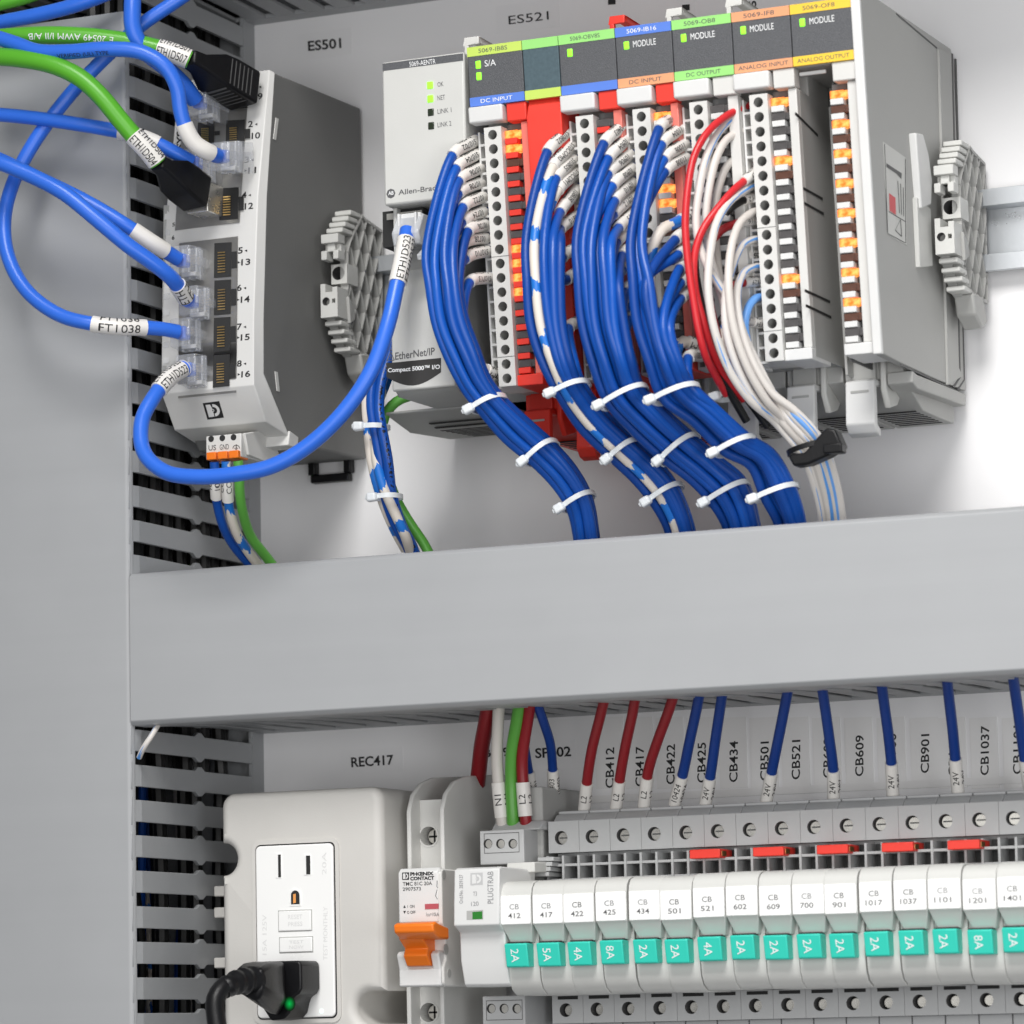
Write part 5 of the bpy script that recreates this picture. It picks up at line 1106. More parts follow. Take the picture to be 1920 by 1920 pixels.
vert = [('CB412', 1143, 1478, 1402, 'first upright label from the left, CB412, between two red wires'), ('CB417', 1199, 1475, 1400, 'upright label CB417 between the second and third red wires'), ('CB422', 1257, 1471, 1396, 'upright label CB422 right of the third red wire'),
        ('CB425', 1315, 1468, 1393, 'upright label CB425 between two blue wires'), ('CB434', 1375, 1467, 1390, 'fully visible upright label CB434'), ('CB501', 1433, 1464, 1391, 'upright label CB501 touching a slanting blue wire'),
        ('CB521', 1492, 1462, 1388, 'fully visible upright label CB521'), ('CB602', 1551, 1459, 1383, 'upright label CB602 half covered by a blue wire'), ('CB609', 1611, 1456, 1379, 'fully visible upright label CB609 between two blue wires'),
        ('CB700', 1672, 1454, 1376, 'upright label CB700 almost covered by a blue wire'), ('CB901', 1734, 1450, 1377, 'fully visible upright label CB901 right of the covered one'), ('CB1017', 1786, 1456, 1364, 'upright label CB1017 covered by the sixth blue wire'),
        ('CB1037', 1846, 1454, 1361, 'fully visible upright label CB1037 near the right edge'), ('CB1101', 1907, 1452, 1361, 'upright label CB1101 at the right edge of the photo')]
for t, x, y0, y1, l in vert:
    plate_label(t, ((x - 8, y0), (x - 8 + (y0 - y1) * .012, y1), (x + 8, y0 - 1)), (x - 26, 1345, x + 26, 1478), l, m=M_TAPE, bold=.015)
# clear holder strip below the labels
hs = thing('label_holder', P(1500, 1480, 0), 'clear strip holding the upright labels above the breaker row', 'label holder')
a, b = P(1040, 1492, 1)[0], P(1990, 1492, 1)[0]
MB().box(a, b, .33, .8, P(1500, 1488, 0)[2], P(1500, 1474, 0)[2]).build('holder_strip', M_TAPE, hs)

# ================================================================== power outlet
dO = 70.0
def O(px, py, d=dO): q = P(px, py, d); return (q[0], q[2])
ox0 = O(413, 1600)[0]; ox1 = O(716, 1600)[0]; oz1 = O(560, 1481)[1]; oz0 = -206.0
out = thing('power_outlet', (ox0, 0, oz0), 'grey boxed wall outlet with white socket face and two buttons', 'power outlet')
nc = O(418, 1611); nr = O(442, 1611)[0] - nc[0]
rc_ = 5.0
arcp = lambda cx, cz, r, a0, a1, n=8: [(cx + r * math.cos(math.radians(a0 + (a1 - a0) * k / n)), cz + r * math.sin(math.radians(a0 + (a1 - a0) * k / n))) for k in range(n + 1)]
pl = [(ox0, oz0)] + arcp(ox0, nc[1], nr * 1.12, -90, 90, 16) + arcp(ox0 + rc_, oz1 - rc_, rc_, 180, 90) + arcp(ox1 - rc_, oz1 - rc_, rc_, 90, 0)
sz1, sz0 = O(700, 1858)[1], O(700, 1920)[1]; sr = (sz1 - sz0) / 2; sc0 = O(692, 1890)[0]
pl += [(ox1, sz1)] + arcp(sc0, sz1 - sr, sr, 90, 270, 14) + [(ox1, sz0), (ox1, oz0)]
def inset(poly, t):
    n = len(poly); out_ = []
    for i in range(n):
        a_, b_, c_ = poly[i - 1], poly[i], poly[(i + 1) % n]
        e1 = Vector((b_[0] - a_[0], b_[1] - a_[1])).normalized(); e2 = Vector((c_[0] - b_[0], c_[1] - b_[1])).normalized()
        n1 = Vector((e1.y, -e1.x)); n2 = Vector((e2.y, -e2.x)); mvec = (n1 + n2); l = max(mvec.dot(n1), .35)
        out_.append((b_[0] + mvec.x / l * t, b_[1] + mvec.y / l * t))
    return out_
Rr = 3.4; rings = [(pl, 12)] + [(inset(pl, Rr * (1 - math.cos(math.pi / 2 * k / 6))), dO - Rr + Rr * math.sin(math.pi / 2 * k / 6)) for k in range(7)]
n = len(pl); hb = MB(); hb.add([(x, d, z) for p_, d in rings for x, z in p_], [(i * n + k, i * n + (k + 1) % n, (i + 1) * n + (k + 1) % n, (i + 1) * n + k) for i in range(len(rings) - 1) for k in range(n)] + [tuple(range((len(rings) - 1) * n, len(rings) * n))])
hb.build('housing', M_HOUSE, out)
MB().box(ox0 + 12, ox1 - 1, 8, dO - 44, oz0 + 2, oz1 - 8).build('inner_wall', M_HOUSE, out, bevel=1)
def rrect(cx0, cx1, cz0, cz1, r, n=5):
    o = []
    for (cx, cz, a0) in ((cx1 - r, cz1 - r, 0), (cx0 + r, cz1 - r, 90), (cx0 + r, cz0 + r, 180), (cx1 - r, cz0 + r, 270)):
        o += [(cx + r * math.cos(math.radians(a0 + 90 * k / n)), cz + r * math.sin(math.radians(a0 + 90 * k / n))) for k in range(n + 1)]
    return o
def ringframe(mb, a, b, d0, d1):
    n = len(a); mb.add([(x, d1, z) for x, z in a] + [(x, d1, z) for x, z in b] + [(x, d0, z) for x, z in a] + [(x, d0, z) for x, z in b],
        [(i, (i + 1) % n, n + (i + 1) % n, n + i) for i in range(n)] + [(i, (i + 1) % n, 2 * n + (i + 1) % n, 2 * n + i) for i in range(n)] + [(n + i, n + (i + 1) % n, 3 * n + (i + 1) % n, 3 * n + i) for i in range(n)]); return mb
px0, px1 = O(484, 1740)[0], O(629, 1740)[0]; pz1, pz0 = O(556, 1584)[1], O(558, 1908)[1]
ringframe(MB(), rrect(px0 - 2.0, px1 + 2.0, pz0 - 2.0, pz1 + 2.0, 3.2), rrect(px0 - .5, px1 + .5, pz0 - .5, pz1 + .5, 2.0), dO - .4, dO + .5).build('face_frame', M_HOUSE, out)
MB().prd(rrect(px0 - .6, px1 + .6, pz0 - .6, pz1 + .6, 2), dO - .2, dO + .06).build('gap', M_HOLE, out)
pd = dO + 1.4
fc = MB().prd(rrect(px0, px1, pz0, pz1, 1.8), dO, pd).build('socket_face', M_PLATE, out, bevel=.5, seg=3)
def pit(poly, name, m=M_HOLE, off=.05, par=fc): return MB().add([(x, pd + off, z) for x, z in poly], [tuple(range(len(poly)))]).build(name, m, par, smooth=False)
def prect(a, b, c, d): p, q = O(a, b, pd), O(c, d, pd); return [(p[0], p[1]), (q[0], p[1]), (q[0], q[1]), (p[0], q[1])]
for (a_, b_, c_, t_) in (((492, 1790), (492, 1715), (500, 1790), '15A 125V'), ((606, 1800), (606, 1700), (614, 1800), 'TEST MONTHLY'), ((604, 1640), (604, 1598), (612, 1640), '20A')):
    text_quad(t_, a_, b_, c_, fc, M_EMB, 0.0, d=pd)
for r in ((521.5, 1602.5, 527.5, 1645), (574, 1604.5, 582.5, 1639.5)):
    p = prect(r[0] - 5, r[1] - 2, r[2] + .8, r[3] + 1); ringframe(MB(), p, prect(*r), pd - .5, pd + .22).build('slot_rim', M_PLATE, fc, smooth=False); pit(prect(*r), 'blade_slot')
g = O(554, 1682, pd); gr = 1.75
arch = [(g[0] - gr, g[1] - 2.6), (g[0] + gr, g[1] - 2.6)] + [(g[0] + gr * math.cos(math.pi * k / 10), g[1] + .6 + gr * math.sin(math.pi * k / 10)) for k in range(11)]
arb = [(g[0] + (x - g[0]) * 1.3, g[1] + (z - g[1]) * 1.22) for x, z in arch]
pit(arch, 'earth_hole', M_HOLE, .05); ringframe(MB(), arb, arch, pd - .4, pd + .25).build('hole_rim', M_PLATE, fc)
pit([(g[0] - .9, g[1] - 2.2), (g[0] + .15, g[1] - 2.0), (g[0] + .15, g[1] + 1.2), (g[0] - .9, g[1] + 1.0)], 'earth_contact', mat('copper_contact', (.85, .36, .10), .35, var=0), .07)
for nm, r, tx in (('reset_button', (523, 1709, 584, 1744), ('RESET', 'PRESS')), ('test_button', (525, 1759, 586, 1784), ('TEST', 'NOW'))):
    p = prect(*r); ringframe(MB(), [(p[0][0] - .35, p[0][1] + .35), (p[1][0] + .35, p[1][1] + .35), (p[2][0] + .35, p[2][1] - .35), (p[3][0] - .35, p[3][1] - .35)], p, pd - .2, pd + .03).build('button_gap', M_SIDE, fc, smooth=False)
    b_ = MB().prd(p, pd - .5, pd + .55).build(nm, M_PLATE, fc, bevel=.3, seg=3)
    for q_, t_ in enumerate(tx):
        yy = r[1] + (r[3] - r[1]) * (.18 + .38 * q_); hh_ = (r[3] - r[1]) * .24
        text_quad(t_, (r[0] + 17, yy), (r[2] - 17, yy - 1.0), (r[0] + 17, yy + hh_), b_, M_EMB, .01, d=pd + .55)
MB().cyl((O(603, 1896, pd)[0], pd - .2, O(603, 1896, pd)[1]), (0, 1, 0), .8, .35, 12).build('status_light', mat('pale_green_light', (.75, .95, .88), .3, var=0, emit=.5), fc)
for y in (1672, 1712, 1806):
    q = O(408, y, 40); MB().box(q[0] + .6, q[0] + 6, 30, 44, q[1] - 1.9, q[1] + 1.9).build('side_tab', M_HOUSE, out, bevel=.4)

# the black plug in it
pk = thing('power_plug', P(540, 1850, 75), 'black power plug with green glow in the lower outlet socket, cord bending down', 'power plug')
def Q(px, py, d): q = P(px, py, d); return (q[0], q[2])
fp = [Q(490, 1803, 85), Q(562, 1801, 85), Q(567, 1807, 85), Q(568, 1853, 85), Q(563, 1863, 85), Q(553, 1870, 85), Q(549, 1881, 85), Q(545, 1899, 85), Q(535, 1911, 85), Q(510, 1914, 85), Q(488, 1880, 85)]
n = len(fp); bk_ = [(x, pd + .3, z) for x, z in fp]
MB().add(bk_ + [(x, 86, z) for x, z in fp], [tuple(range(n)), tuple(range(n, 2 * n))] + [(i, (i + 1) % n, n + (i + 1) % n, n + i) for i in range(n)]).build('plug_flange', M_BLACK, pk, bevel=1.2, seg=3)
sec = [[Q(498, 1804, 86), Q(530, 1803, 86), Q(533, 1875, 86), Q(516, 1908, 86), Q(500, 1880, 86)], [Q(468, 1803, 97), Q(528, 1803, 97), Q(531, 1872, 97), Q(512, 1904, 97), Q(478, 1878, 97)], [Q(452, 1806, 108), Q(508, 1806, 108), Q(511, 1866, 108), Q(494, 1890, 108), Q(462, 1870, 108)], [Q(440, 1816, 115), Q(492, 1816, 115), Q(494, 1856, 115), Q(482, 1876, 115), Q(448, 1862, 115)]]
dd_ = (84, 97, 108, 115); v = [(x, dd_[i], z) for i, s_ in enumerate(sec) for x, z in s_]
MB().add(v, [(0, 1, 2, 3, 4), (15, 16, 17, 18, 19)] + [(5 * i + k, 5 * i + (k + 1) % 5, 5 * i + 5 + (k + 1) % 5, 5 * i + 5 + k) for i in range(3) for k in range(5)]).build('plug_body', M_BLACK, pk, bevel=1.6, seg=4)
sp_, L = spline([P(478, 1838, 112), P(455, 1840, 118), P(432, 1846, 124), P(418, 1858, 127)], 1.0)
rs = [5.2 - 1.6 * i / len(sp_) - (0.55 if int(i * 1000 / len(sp_)) // 125 % 2 else 0) for i in range(len(sp_))]
tube(sp_, 4, 20, rs).build('strain_relief', M_BLACK, pk)
sp_, L = spline([P(438, 1844, 122), P(418, 1852, 127), P(404, 1874, 130), P(404, 1900, 131), P(412, 1950, 132), P(424, 2010, 130)], 2.0)
tube(sp_, 3.3, 18).build('cord', M_BLACK, pk)
def glow():
    m = mat('green_glow', (0.004, 0.012, 0.005), 0.3, var=0, emit=1.0, ecol=(0.0, 0.5, 0.08)); nt = m.node_tree; N = nt.nodes; L = nt.links
    tc = N.new('ShaderNodeTexCoord'); gt = N.new('ShaderNodeTexGradient'); gt.gradient_type = 'SPHERICAL'; mp = N.new('ShaderNodeMapping'); mp.inputs['Scale'].default_value = (1, 0, 1); mp.inputs['Location'].default_value = (-.5, 0, -.5); mp.vector_type = 'POINT'
    L.new(tc.outputs['Generated'], mp.inputs[0]); sc2 = N.new('ShaderNodeVectorMath'); sc2.operation = 'SCALE'; sc2.inputs['Scale'].default_value = 2.0; L.new(mp.outputs[0], sc2.inputs[0]); L.new(sc2.outputs[0], gt.inputs[0])
    pw = N.new('ShaderNodeMath'); pw.operation = 'POWER'; pw.inputs[1].default_value = 1.5; L.new(gt.outputs['Fac'], pw.inputs[0]); L.new(pw.outputs[0], N['Principled BSDF'].inputs['Emission Strength'])
    return m
M_GLOW = glow()
for (px, py, ra, rb_) in ((543, 1882, 2.3, 2.6),):
    c = Q(px, py, 86.3); MB().add([(c[0] + ra * math.cos(t), 86.3, c[1] + rb_ * math.sin(t)) for t in [2 * math.pi * k / 20 for k in range(20)]] + [(c[0], 86.32, c[1])], [(i, (i + 1) % 20, 20) for i in range(20)]).build('indicator', M_GLOW, pk)

# ================================================================== circuit breaker with orange lever
dB = 78.0
bx0, bx1 = P(748, 1700, dB)[0], P(822, 1700, dB)[0]
zz = lambda py, d, px=785: P(px, py, d)[2]
br = thing('circuit_breaker', (bx0, 0, -190), 'single white circuit breaker with a large orange lever', 'circuit breaker')
W_ = bx1 - bx0
z_t, z_m, z_b = zz(1629, dB), zz(1733, dB), zz(1850, dB)
pr = [(8, z_t - 1), (dB - 2, z_t - .2), (dB, z_t - 1.5), (dB, z_m), (dB - 2.5, z_m - 3), (dB - 2.5, zz(1800, dB)), (dB - .5, zz(1815, dB)), (dB - .5, z_b + 1), (dB - 2, z_b), (8, z_b)]
MB().prx(pr, bx0 + .6, bx1 + 1.4).build('body', M_CREAM, br, bevel=.5)
MB().prx([(dB - 4, z_t), (dB - 1.5, z_t + .4), (dB + .4, z_t - 1.2), (dB + .4, z_m + .5), (dB - 4, z_m + .5)], bx0, bx1 + .2).build('front_label', M_WHITE, br, bevel=.5)
MB().prx([(dB - 6, z_m - 9), (dB + .5, zz(1800, dB) + 3), (dB + 2.0, zz(1790, dB)), (dB + .2, zz(1818, dB)), (dB + .3, z_b + .8), (dB - 1.5, z_b), (dB - 6, z_b)], bx0 - .4, bx0 + 3.2).prx([(dB - 6, z_m - 9), (dB + .5, zz(1800, dB) + 3), (dB + 2.0, zz(1790, dB)), (dB + .2, zz(1818, dB)), (dB + .3, z_b + .8), (dB - 1.5, z_b), (dB - 6, z_b)], bx1 - 2.6, bx1 + .6).box(bx0 - .4, bx1 + .6, dB - 6, dB + .25, z_b + .1, zz(1818, dB) + .4).build('lever_guard', M_WHITE, br, bevel=.6)
tl_ = 'TMC 81C 20A'
emblem(br, (754, 1636), (767, 1635.5), (754, 1650), lambda z: dB + .42, M_WHITE, M_INK)
text_quad('PH\u0152NIX', (769, 1635.5), (813, 1634), (769.2, 1642.5), br, M_INK, .05, d=dB + .4)
text_quad('CONTACT', (769, 1644), (814, 1642.5), (769.2, 1651), br, M_INK, .05, d=dB + .4)
text_quad(tl_, (755, 1654), (810, 1652.5), (755.2, 1661), br, M_INK, .01, d=dB + .4)
text_quad('2907573', (755, 1664), (789, 1663), (755.2, 1670.5), br, M_INK, .01, d=dB + .4)
text_quad('\u25b2I ON', (757, 1696.5), (777, 1696), (757.2, 1703), br, M_INK, 0, d=dB + .4) if False else text_quad('I  ON', (764, 1697), (777, 1696.5), (764.2, 1702.5), br, M_INK, .01, d=dB + .4)
text_quad('O OFF', (763, 1708), (779, 1707.5), (763.2, 1713.5), br, M_INK, .01, d=dB + .4)
for tri in (((756, 1702.5), (761, 1702.3), (758.5, 1697)), ((756, 1708), (761, 1707.8), (758.5, 1713.5))):
    MB().add([P(a, b, dB + .48) for a, b in tri], [(0, 1, 2)]).build('arrow', M_INK, br, smooth=False)
text_quad('Icu=10kA', (799, 1711), (823, 1711), (799.2, 1718), br, M_GREYINK, 0, d=dB + .4)
def pq(a, b, c, d_, d, name, m, par, th=.2):
    p, q = P(a, b, d), P(c, d_, d); return MB().box(p[0], q[0], d - .5, d + th, q[2], p[2]).build(name, m, par)
pq(797, 1695, 822, 1704, dB + .4, 'state_window', mat('state_window_red', (.45, .09, .11), .4), br)
mk = MB()
for (a, b) in (((819, 1651), (819, 1660)), ((819, 1668), (816, 1680)), ((816, 1680), (820, 1686)), ((818, 1660), (820, 1665))):
    mk.hexa([P(a[0], a[1], dB + .42), P(a[0] + 1, a[1], dB + .42), P(b[0] + 1, b[1], dB + .42), P(b[0], b[1], dB + .42), P(a[0], a[1], dB + .5), P(a[0] + 1, a[1], dB + .5), P(b[0] + 1, b[1], dB + .5), P(b[0], b[1], dB + .5)])
mk.build('circuit_symbol', M_INK, br)
# lever: a wide ridge on a curved stem
lx0, lx1 = P(743, 1745, 88)[0], P(820, 1745, 88)[0]
MB().prx([(dB, zz(1762, 88)), (86, zz(1760, 88)), (90.5, zz(1748, 90)), (91, zz(1733, 90)), (88.5, zz(1728, 90)), (85, zz(1734, 88)), (dB, zz(1740, 88))], lx0 + .3, lx1 - .2).build('lever_ridge', M_ORANGE, br, bevel=.7, seg=3)
MB().prx([(dB - 3, zz(1812, dB + 2)), (dB + 1.6, zz(1811, dB + 2)), (dB + 4.2, zz(1792, 82)), (dB + 3.0, zz(1778, 82)), (dB + 4.6, zz(1772, 83)), (dB + 8, zz(1758, 86)), (dB + 4, zz(1752, 86)), (dB - 3, zz(1752, 86))], bx0 + 3.4, bx1 - 2.8).build('lever_stem', M_ORANGE, br, bevel=.4, seg=3)
# side rivets
for (px, py, r) in ((832, 1640, 1.6), (836, 1780, 1.9), (842, 1825, 1.5)):
    q = PX(px, py, bx1 + 1.4); MB().cyl((bx1 + 1.3, q[1], q[2]), (1, 0, 0), r, .25, 14).build('side_rivet', M_SIDE, br)
# terminal wells above and below
for up in (1, 0):
    ds = 52.0
    if up: ya, yb, yw = 1452, 1630, 1567
    else: ya, yb, yw = 1985, 1850, 1898
    for xa, xb, nm in ((762, 770, 0), (824, 833, 1)):
        xx = P(xa, 1560 if up else 1890, ds + 8)[0]
        if up: pr = [(6, z_t - 2), (ds + 8, z_t - 2), (ds + 8, zz(1520, ds + 8)), (ds + 5, zz(1490, ds + 6)), (ds - 2, zz(1468, ds)), (ds - 12, zz(1458, ds - 8)), (6, zz(1455, 20))]
        else: pr = [(6, z_b + 1), (ds + 8, z_b + 1), (ds + 8, -215), (6, -215)]
        MB().prx(pr, xx, xx + 1.7).build('side_cheek', M_CREAM, br, bevel=.5)
    xa, xb = P(786, yw, ds)[0] - 3.5, P(838, yw, ds)[0] - .5
    c = P(817, yw, ds); mb = MB()
    top = zz(1500, ds, 800) if up else z_b + .5; bot = z_t - 1 if up else -215
    mb.holecell(xa, xb, bot if up else c[2] - 8, top if up else z_b + .5, ds, (xa + xb) / 2 + .4, c[2], 3.4, 7, n=20, mi=0, mi_in=0, mi_bot=1, body=40)
    w_ = mb.build('terminal_well', [M_CREAM, M_HOLE], br, smooth=False)
    cx = (xa + xb) / 2 + .4
    MB().cyl((cx, ds - 6.9, c[2]), (0, 1, 0), 2.7, 2.2, 20).build('screw', M_STEEL, w_, bevel=.3)
    sl = MB().box(cx - .35, cx + .35, ds - 4.75, ds - 4.6, c[2] - 2.2, c[2] + 2.2).box(cx - 2.2, cx + 2.2, ds - 4.75, ds - 4.6, c[2] - .35, c[2] + .35); sl.build('screw_cross', M_HOLE, w_)
    ringframe(MB(), [(cx + 4.0 * math.cos(t), c[2] + 4.0 * math.sin(t)) for t in [2 * math.pi * k / 24 for k in range(24)]], [(cx + 3.4 * math.cos(t), c[2] + 3.4 * math.sin(t)) for t in [2 * math.pi * k / 24 for k in range(24)]], ds - .2, ds + .35).build('well_rim', M_CREAM, w_)

# ================================================================== surge protector
dS = 86.0
sx0, sx1 = P(853, 1700, dS)[0], P(938, 1700, dS)[0]
sp = thing('surge_protector', (sx0, 0, -185), 'white plug-in surge protector with green window between the breakers', 'surge protector')
zs = lambda py, d=dS: P(895, py, d)[2]
pr = [(dS - 30, zs(1628)), (dS - 1.5, zs(1626)), (dS, zs(1630)), (dS + 1.0, zs(1690)), (dS + 1.4, zs(1735)), (dS - 3.0, zs(1747)), (dS - 3.4, zs(1752)), (dS - 3.8, zs(1800)), (dS - 6.5, zs(1846)), (dS - 8, zs(1850)), (dS - 30, zs(1850))]
MB().prx(pr, sx0, sx1).build('plug_body', M_WHITE, sp, bevel=.5, seg=3)
df_s = lambda z: float(np.interp(z, [zs(1735), zs(1690), zs(1630)], [dS + 1.4, dS + 1.0, dS])) + .02
emblem(sp, (882, 1637), (905, 1636), (882, 1660), df_s, M_WHITE, mat('faint_grey_ink', (.50, .50, .50), .5, var=0))
text_quad('PLUGTRAB', (914, 1694), (914, 1634), (925, 1694), sp, M_PALEINK, 0, df=df_s)
text_quad('Ord.No. 2839127', (861, 1694), (861, 1640), (868, 1694), sp, M_PALEINK, 0, df=df_s)
text_quad('T3', (887, 1672), (894, 1671.5), (887, 1680), sp, M_PALEINK, 0, df=df_s)
text_quad('120', (883, 1691), (897, 1690), (883.5, 1699), sp, M_PALEINK, 0, df=df_s)
pr_ = [on(a, b, df_s) for a, b in ((875, 1708), (906, 1706), (906, 1723.5), (875, 1725))]
MB().add([(x, d + .06, z) for x, d, z in pr_], [(0, 1, 2, 3)]).build('window_recess', M_SIDE, sp, smooth=False)
pr_ = [on(a, b, df_s) for a, b in ((886, 1710), (904.5, 1708.5), (904.5, 1723), (886, 1724))]
MB().add([(x, d + .12, z) for x, d, z in pr_], [(0, 1, 2, 3)]).build('green_window', mat('green_window', (.03, .20, .03), .25), sp, smooth=False)
bz0, bz1 = -225, zs(1470, 40)
MB().box(sx0 - 3.5, sx1 - 2, 6, 44, zs(1850, 44), zs(1480, 44)).build('base', M_SIDE, sp, bevel=.8)
MB().prx([(44, zs(1620, 50)), (62, zs(1621, 60)), (62, zs(1640, 60)), (44, zs(1640, 50))], sx0 + 9, sx1 + 2.5).build('base_step', M_SHELL, sp, bevel=.4)
for up in (1, 0):
    d = 56.0
    if up: box_ = (899, 1558, 983, 1619); cav = (907, 1563, 974, 1598); hy = 1582; hx = (915, 938.5, 961.5)
    else: box_ = (904, 1868, 985, 1930); cav = (911, 1876, 980, 1912); hy = 1891; hx = (921, 945, 969)
    a, b = P(box_[0], box_[1], d), P(box_[2], box_[3], d); z0 = b[2] if up else -215
    tb_ = MB().box(a[0], b[0], 18, d, z0, a[2]).build('terminal_plug', M_GREY, sp, bevel=.4)
    if up:
        MB().prx([(18, a[2]), (d - 5, a[2]), (d - 9, a[2] + 3.2), (18, a[2] + 3.2)], a[0] + 2, b[0] + 4).build('plug_top', M_GREY, sp, bevel=.4)
    p, q = P(cav[0], cav[1], d + .1), P(cav[2], cav[3], d + .1)
    rr = [(p[0], q[2]), (q[0], q[2]), (q[0], p[2]), (p[0], p[2])]; ri = [(p[0] + .25, q[2] + .25), (q[0] - .25, q[2] + .25), (q[0] - .25, p[2] - .25), (p[0] + .25, p[2] - .25)]
    MB().add([(x, d + .05, z) for x, z in rr] + [(x, d + .05, z) for x, z in ri], [(i, (i + 1) % 4, 4 + (i + 1) % 4, 4 + i) for i in range(4)]).build('panel_groove', M_CAVITY, tb_, smooth=False)
    for x in hx:
        c = P(x, hy, d); MB().add([(c[0] + 1.7 * math.cos(t), d + .06, c[2] + 1.7 * math.sin(t)) for t in [2 * math.pi * k / 18 for k in range(18)]], [tuple(range(18))]).build('screw_hole', M_HOLE, tb_, smooth=False)
        MB().add([(c[0] + .35 + 1.25 * math.cos(t), d + .1, c[2] - .1 + 1.45 * math.sin(t)) for t in [2 * math.pi * k / 16 for k in range(16)]], [tuple(range(16))]).build('screw', M_STEEL, tb_, smooth=False)
q = P(1016, 1522, 30); MB().box(q[0] - 3.2, q[0] + 2.6, 10, 30, q[2] - 3.5, q[2] + 3.2).build('earth_terminal', M_SIDE, sp, bevel=.4); MB().cyl((q[0] - .4, 30, q[2]), (0, 1, 0), 1.7, .5, 16).build('earth_screw', M_STEEL, sp, bevel=.2)
er = thing('end_rib_block', P(1026, 1625, 50), 'small grey ribbed end piece left of the terminal bases', 'end piece')
for k in range(4):
    q = P(1022 - 3 * k, 1611 + 9.5 * k, 52); MB().box(q[0] - 3, q[0] + 3.2, 30, 52, q[2] - .75, q[2] + .75).build('rib', M_GREY, er, bevel=.3)

# ================================================================== row of small plug-in breakers on terminal bases
dK = 85.0; PT = (P(1866, 1660, dK)[0] - P(936, 1690, dK)[0]) / 15
kx0 = P(937.5, 1690, dK)[0]
zk = lambda py, d=dK, px=970: P(px, py, d)[2]
# base
bs0 = P(1028, 1562, 45)[0]
base = thing('screw_terminal_module', (bs0, 0, -180), 'x', 'terminal base', 'grey terminal bases under the small breakers')
zA, zB_ = P(1050, 1540, 45)[2], P(1050, 1599, 45)[2]
x0, x1 = bs0 + .06, bs0 + PT - .06
c = P(1051, 1571, 45)
u_ = MB().holecell(x0, x1, zB_, zA, 45, x0 + PT * .41, c[2], 2.45, 5, n=18, mi=0, mi_in=1, mi_bot=2, body=36)
t_ = u_.build('upper_terminal', [M_GREY, M_CAVITY, M_HOLE], base, smooth=False)
MB().cyl((x0 + PT * .41 + .2, 40.1, c[2] - .1), (0, 1, 0), 2.25, 3.0, 18).build('screw', M_STEEL, t_, bevel=.25)
MB().box(x0 + PT * .41 - 1.4, x0 + PT * .41 + 1.9, 42.9, 43.2, c[2] - .25, c[2] + .25).build('screw_slot', M_CAVITY, t_)
MB().prx([(9, zA - 2), (40, zA - .3), (40, zA + .6), (38, zA + 2.4), (33, zA + 3.6), (33, zA + 1.5), (9, zA + 1.5)], x0, x1).build('shoulder', M_GREY, base, bevel=.25)
MB().box(x0 + .1, x1 - .1, 22, 36.0, zA + 3.0, P(1100, 1519, 36)[2]).build('entry_ledge', M_GREY, base, bevel=.4)
MB().box(x0, x1, 9, 37, -186, zB_).build('core', M_GREY, base)
gz0, gz1 = P(1060, 1650, 47)[2], P(1060, 1604, 47)[2]; zm_ = (gz0 + gz1) / 2 + 1.0
gr_ = MB()
for k in (0, .5): gr_.box(x0 + PT * k - .1, x0 + PT * k + .75, 36, 47, gz0, gz1)
gr_.box(x0 + .75, x1, 36, 46.6, zm_ - .45, zm_ + .45).box(x0 + .75, x1, 36, 46.4, gz0 - 1, gz0 + .5)
gr_.build('bridge_grid', M_GREY, base)
MB().box(x0, x1, 36.5, 37.3, gz0, gz1).build('grid_floor', M_CAVITY, base)
zl1, zl0 = P(1060, 1866, 45)[2], P(1060, 1919, 45)[2]
cl = P(1059, 1894, 45)
lo = MB().holecell(x0, x1, zl0, zl1, 45, x0 + PT * .44, cl[2], 2.4, 5.5, n=18, mi=0, mi_in=1, mi_bot=2, body=36).build('lower_terminal', [M_GREY, M_CAVITY, M_HOLE], base, smooth=False)
MB().cyl((x0 + PT * .44 + .25, 39.6, cl[2] - .1), (0, 1, 0), 2.0, 2.6, 18).build('screw', M_STEEL, lo, bevel=.25)
MB().box(x0 + 2.2, x1 - 1.8, 45, 45.08, zl1 - 1.5, zl1 - .3).build('slot', M_HOLE, lo)
MB().prx([(20, -212), (38, -212), (38, zl0), (20, zl0)], x0 + .1, x1 - .1).build('lower_ledge', M_GREY, base, bevel=.4)
base['label'] = 'grey terminal base first from the left, under the red wire of the first upright label'
ORD = ['first', 'second', 'third', 'fourth', 'fifth', 'sixth', 'seventh', 'eighth', 'ninth', 'tenth', 'eleventh', 'twelfth', 'thirteenth', 'fourteenth', 'fifteenth', 'sixteenth']
base['label'] = 'grey two-screw terminal base, first of the row counted from the surge protector'
for k in range(1, 16): dup(base, PT * k, 'grey two-screw terminal base, %s of the row counted from the surge protector' % ORD[k])
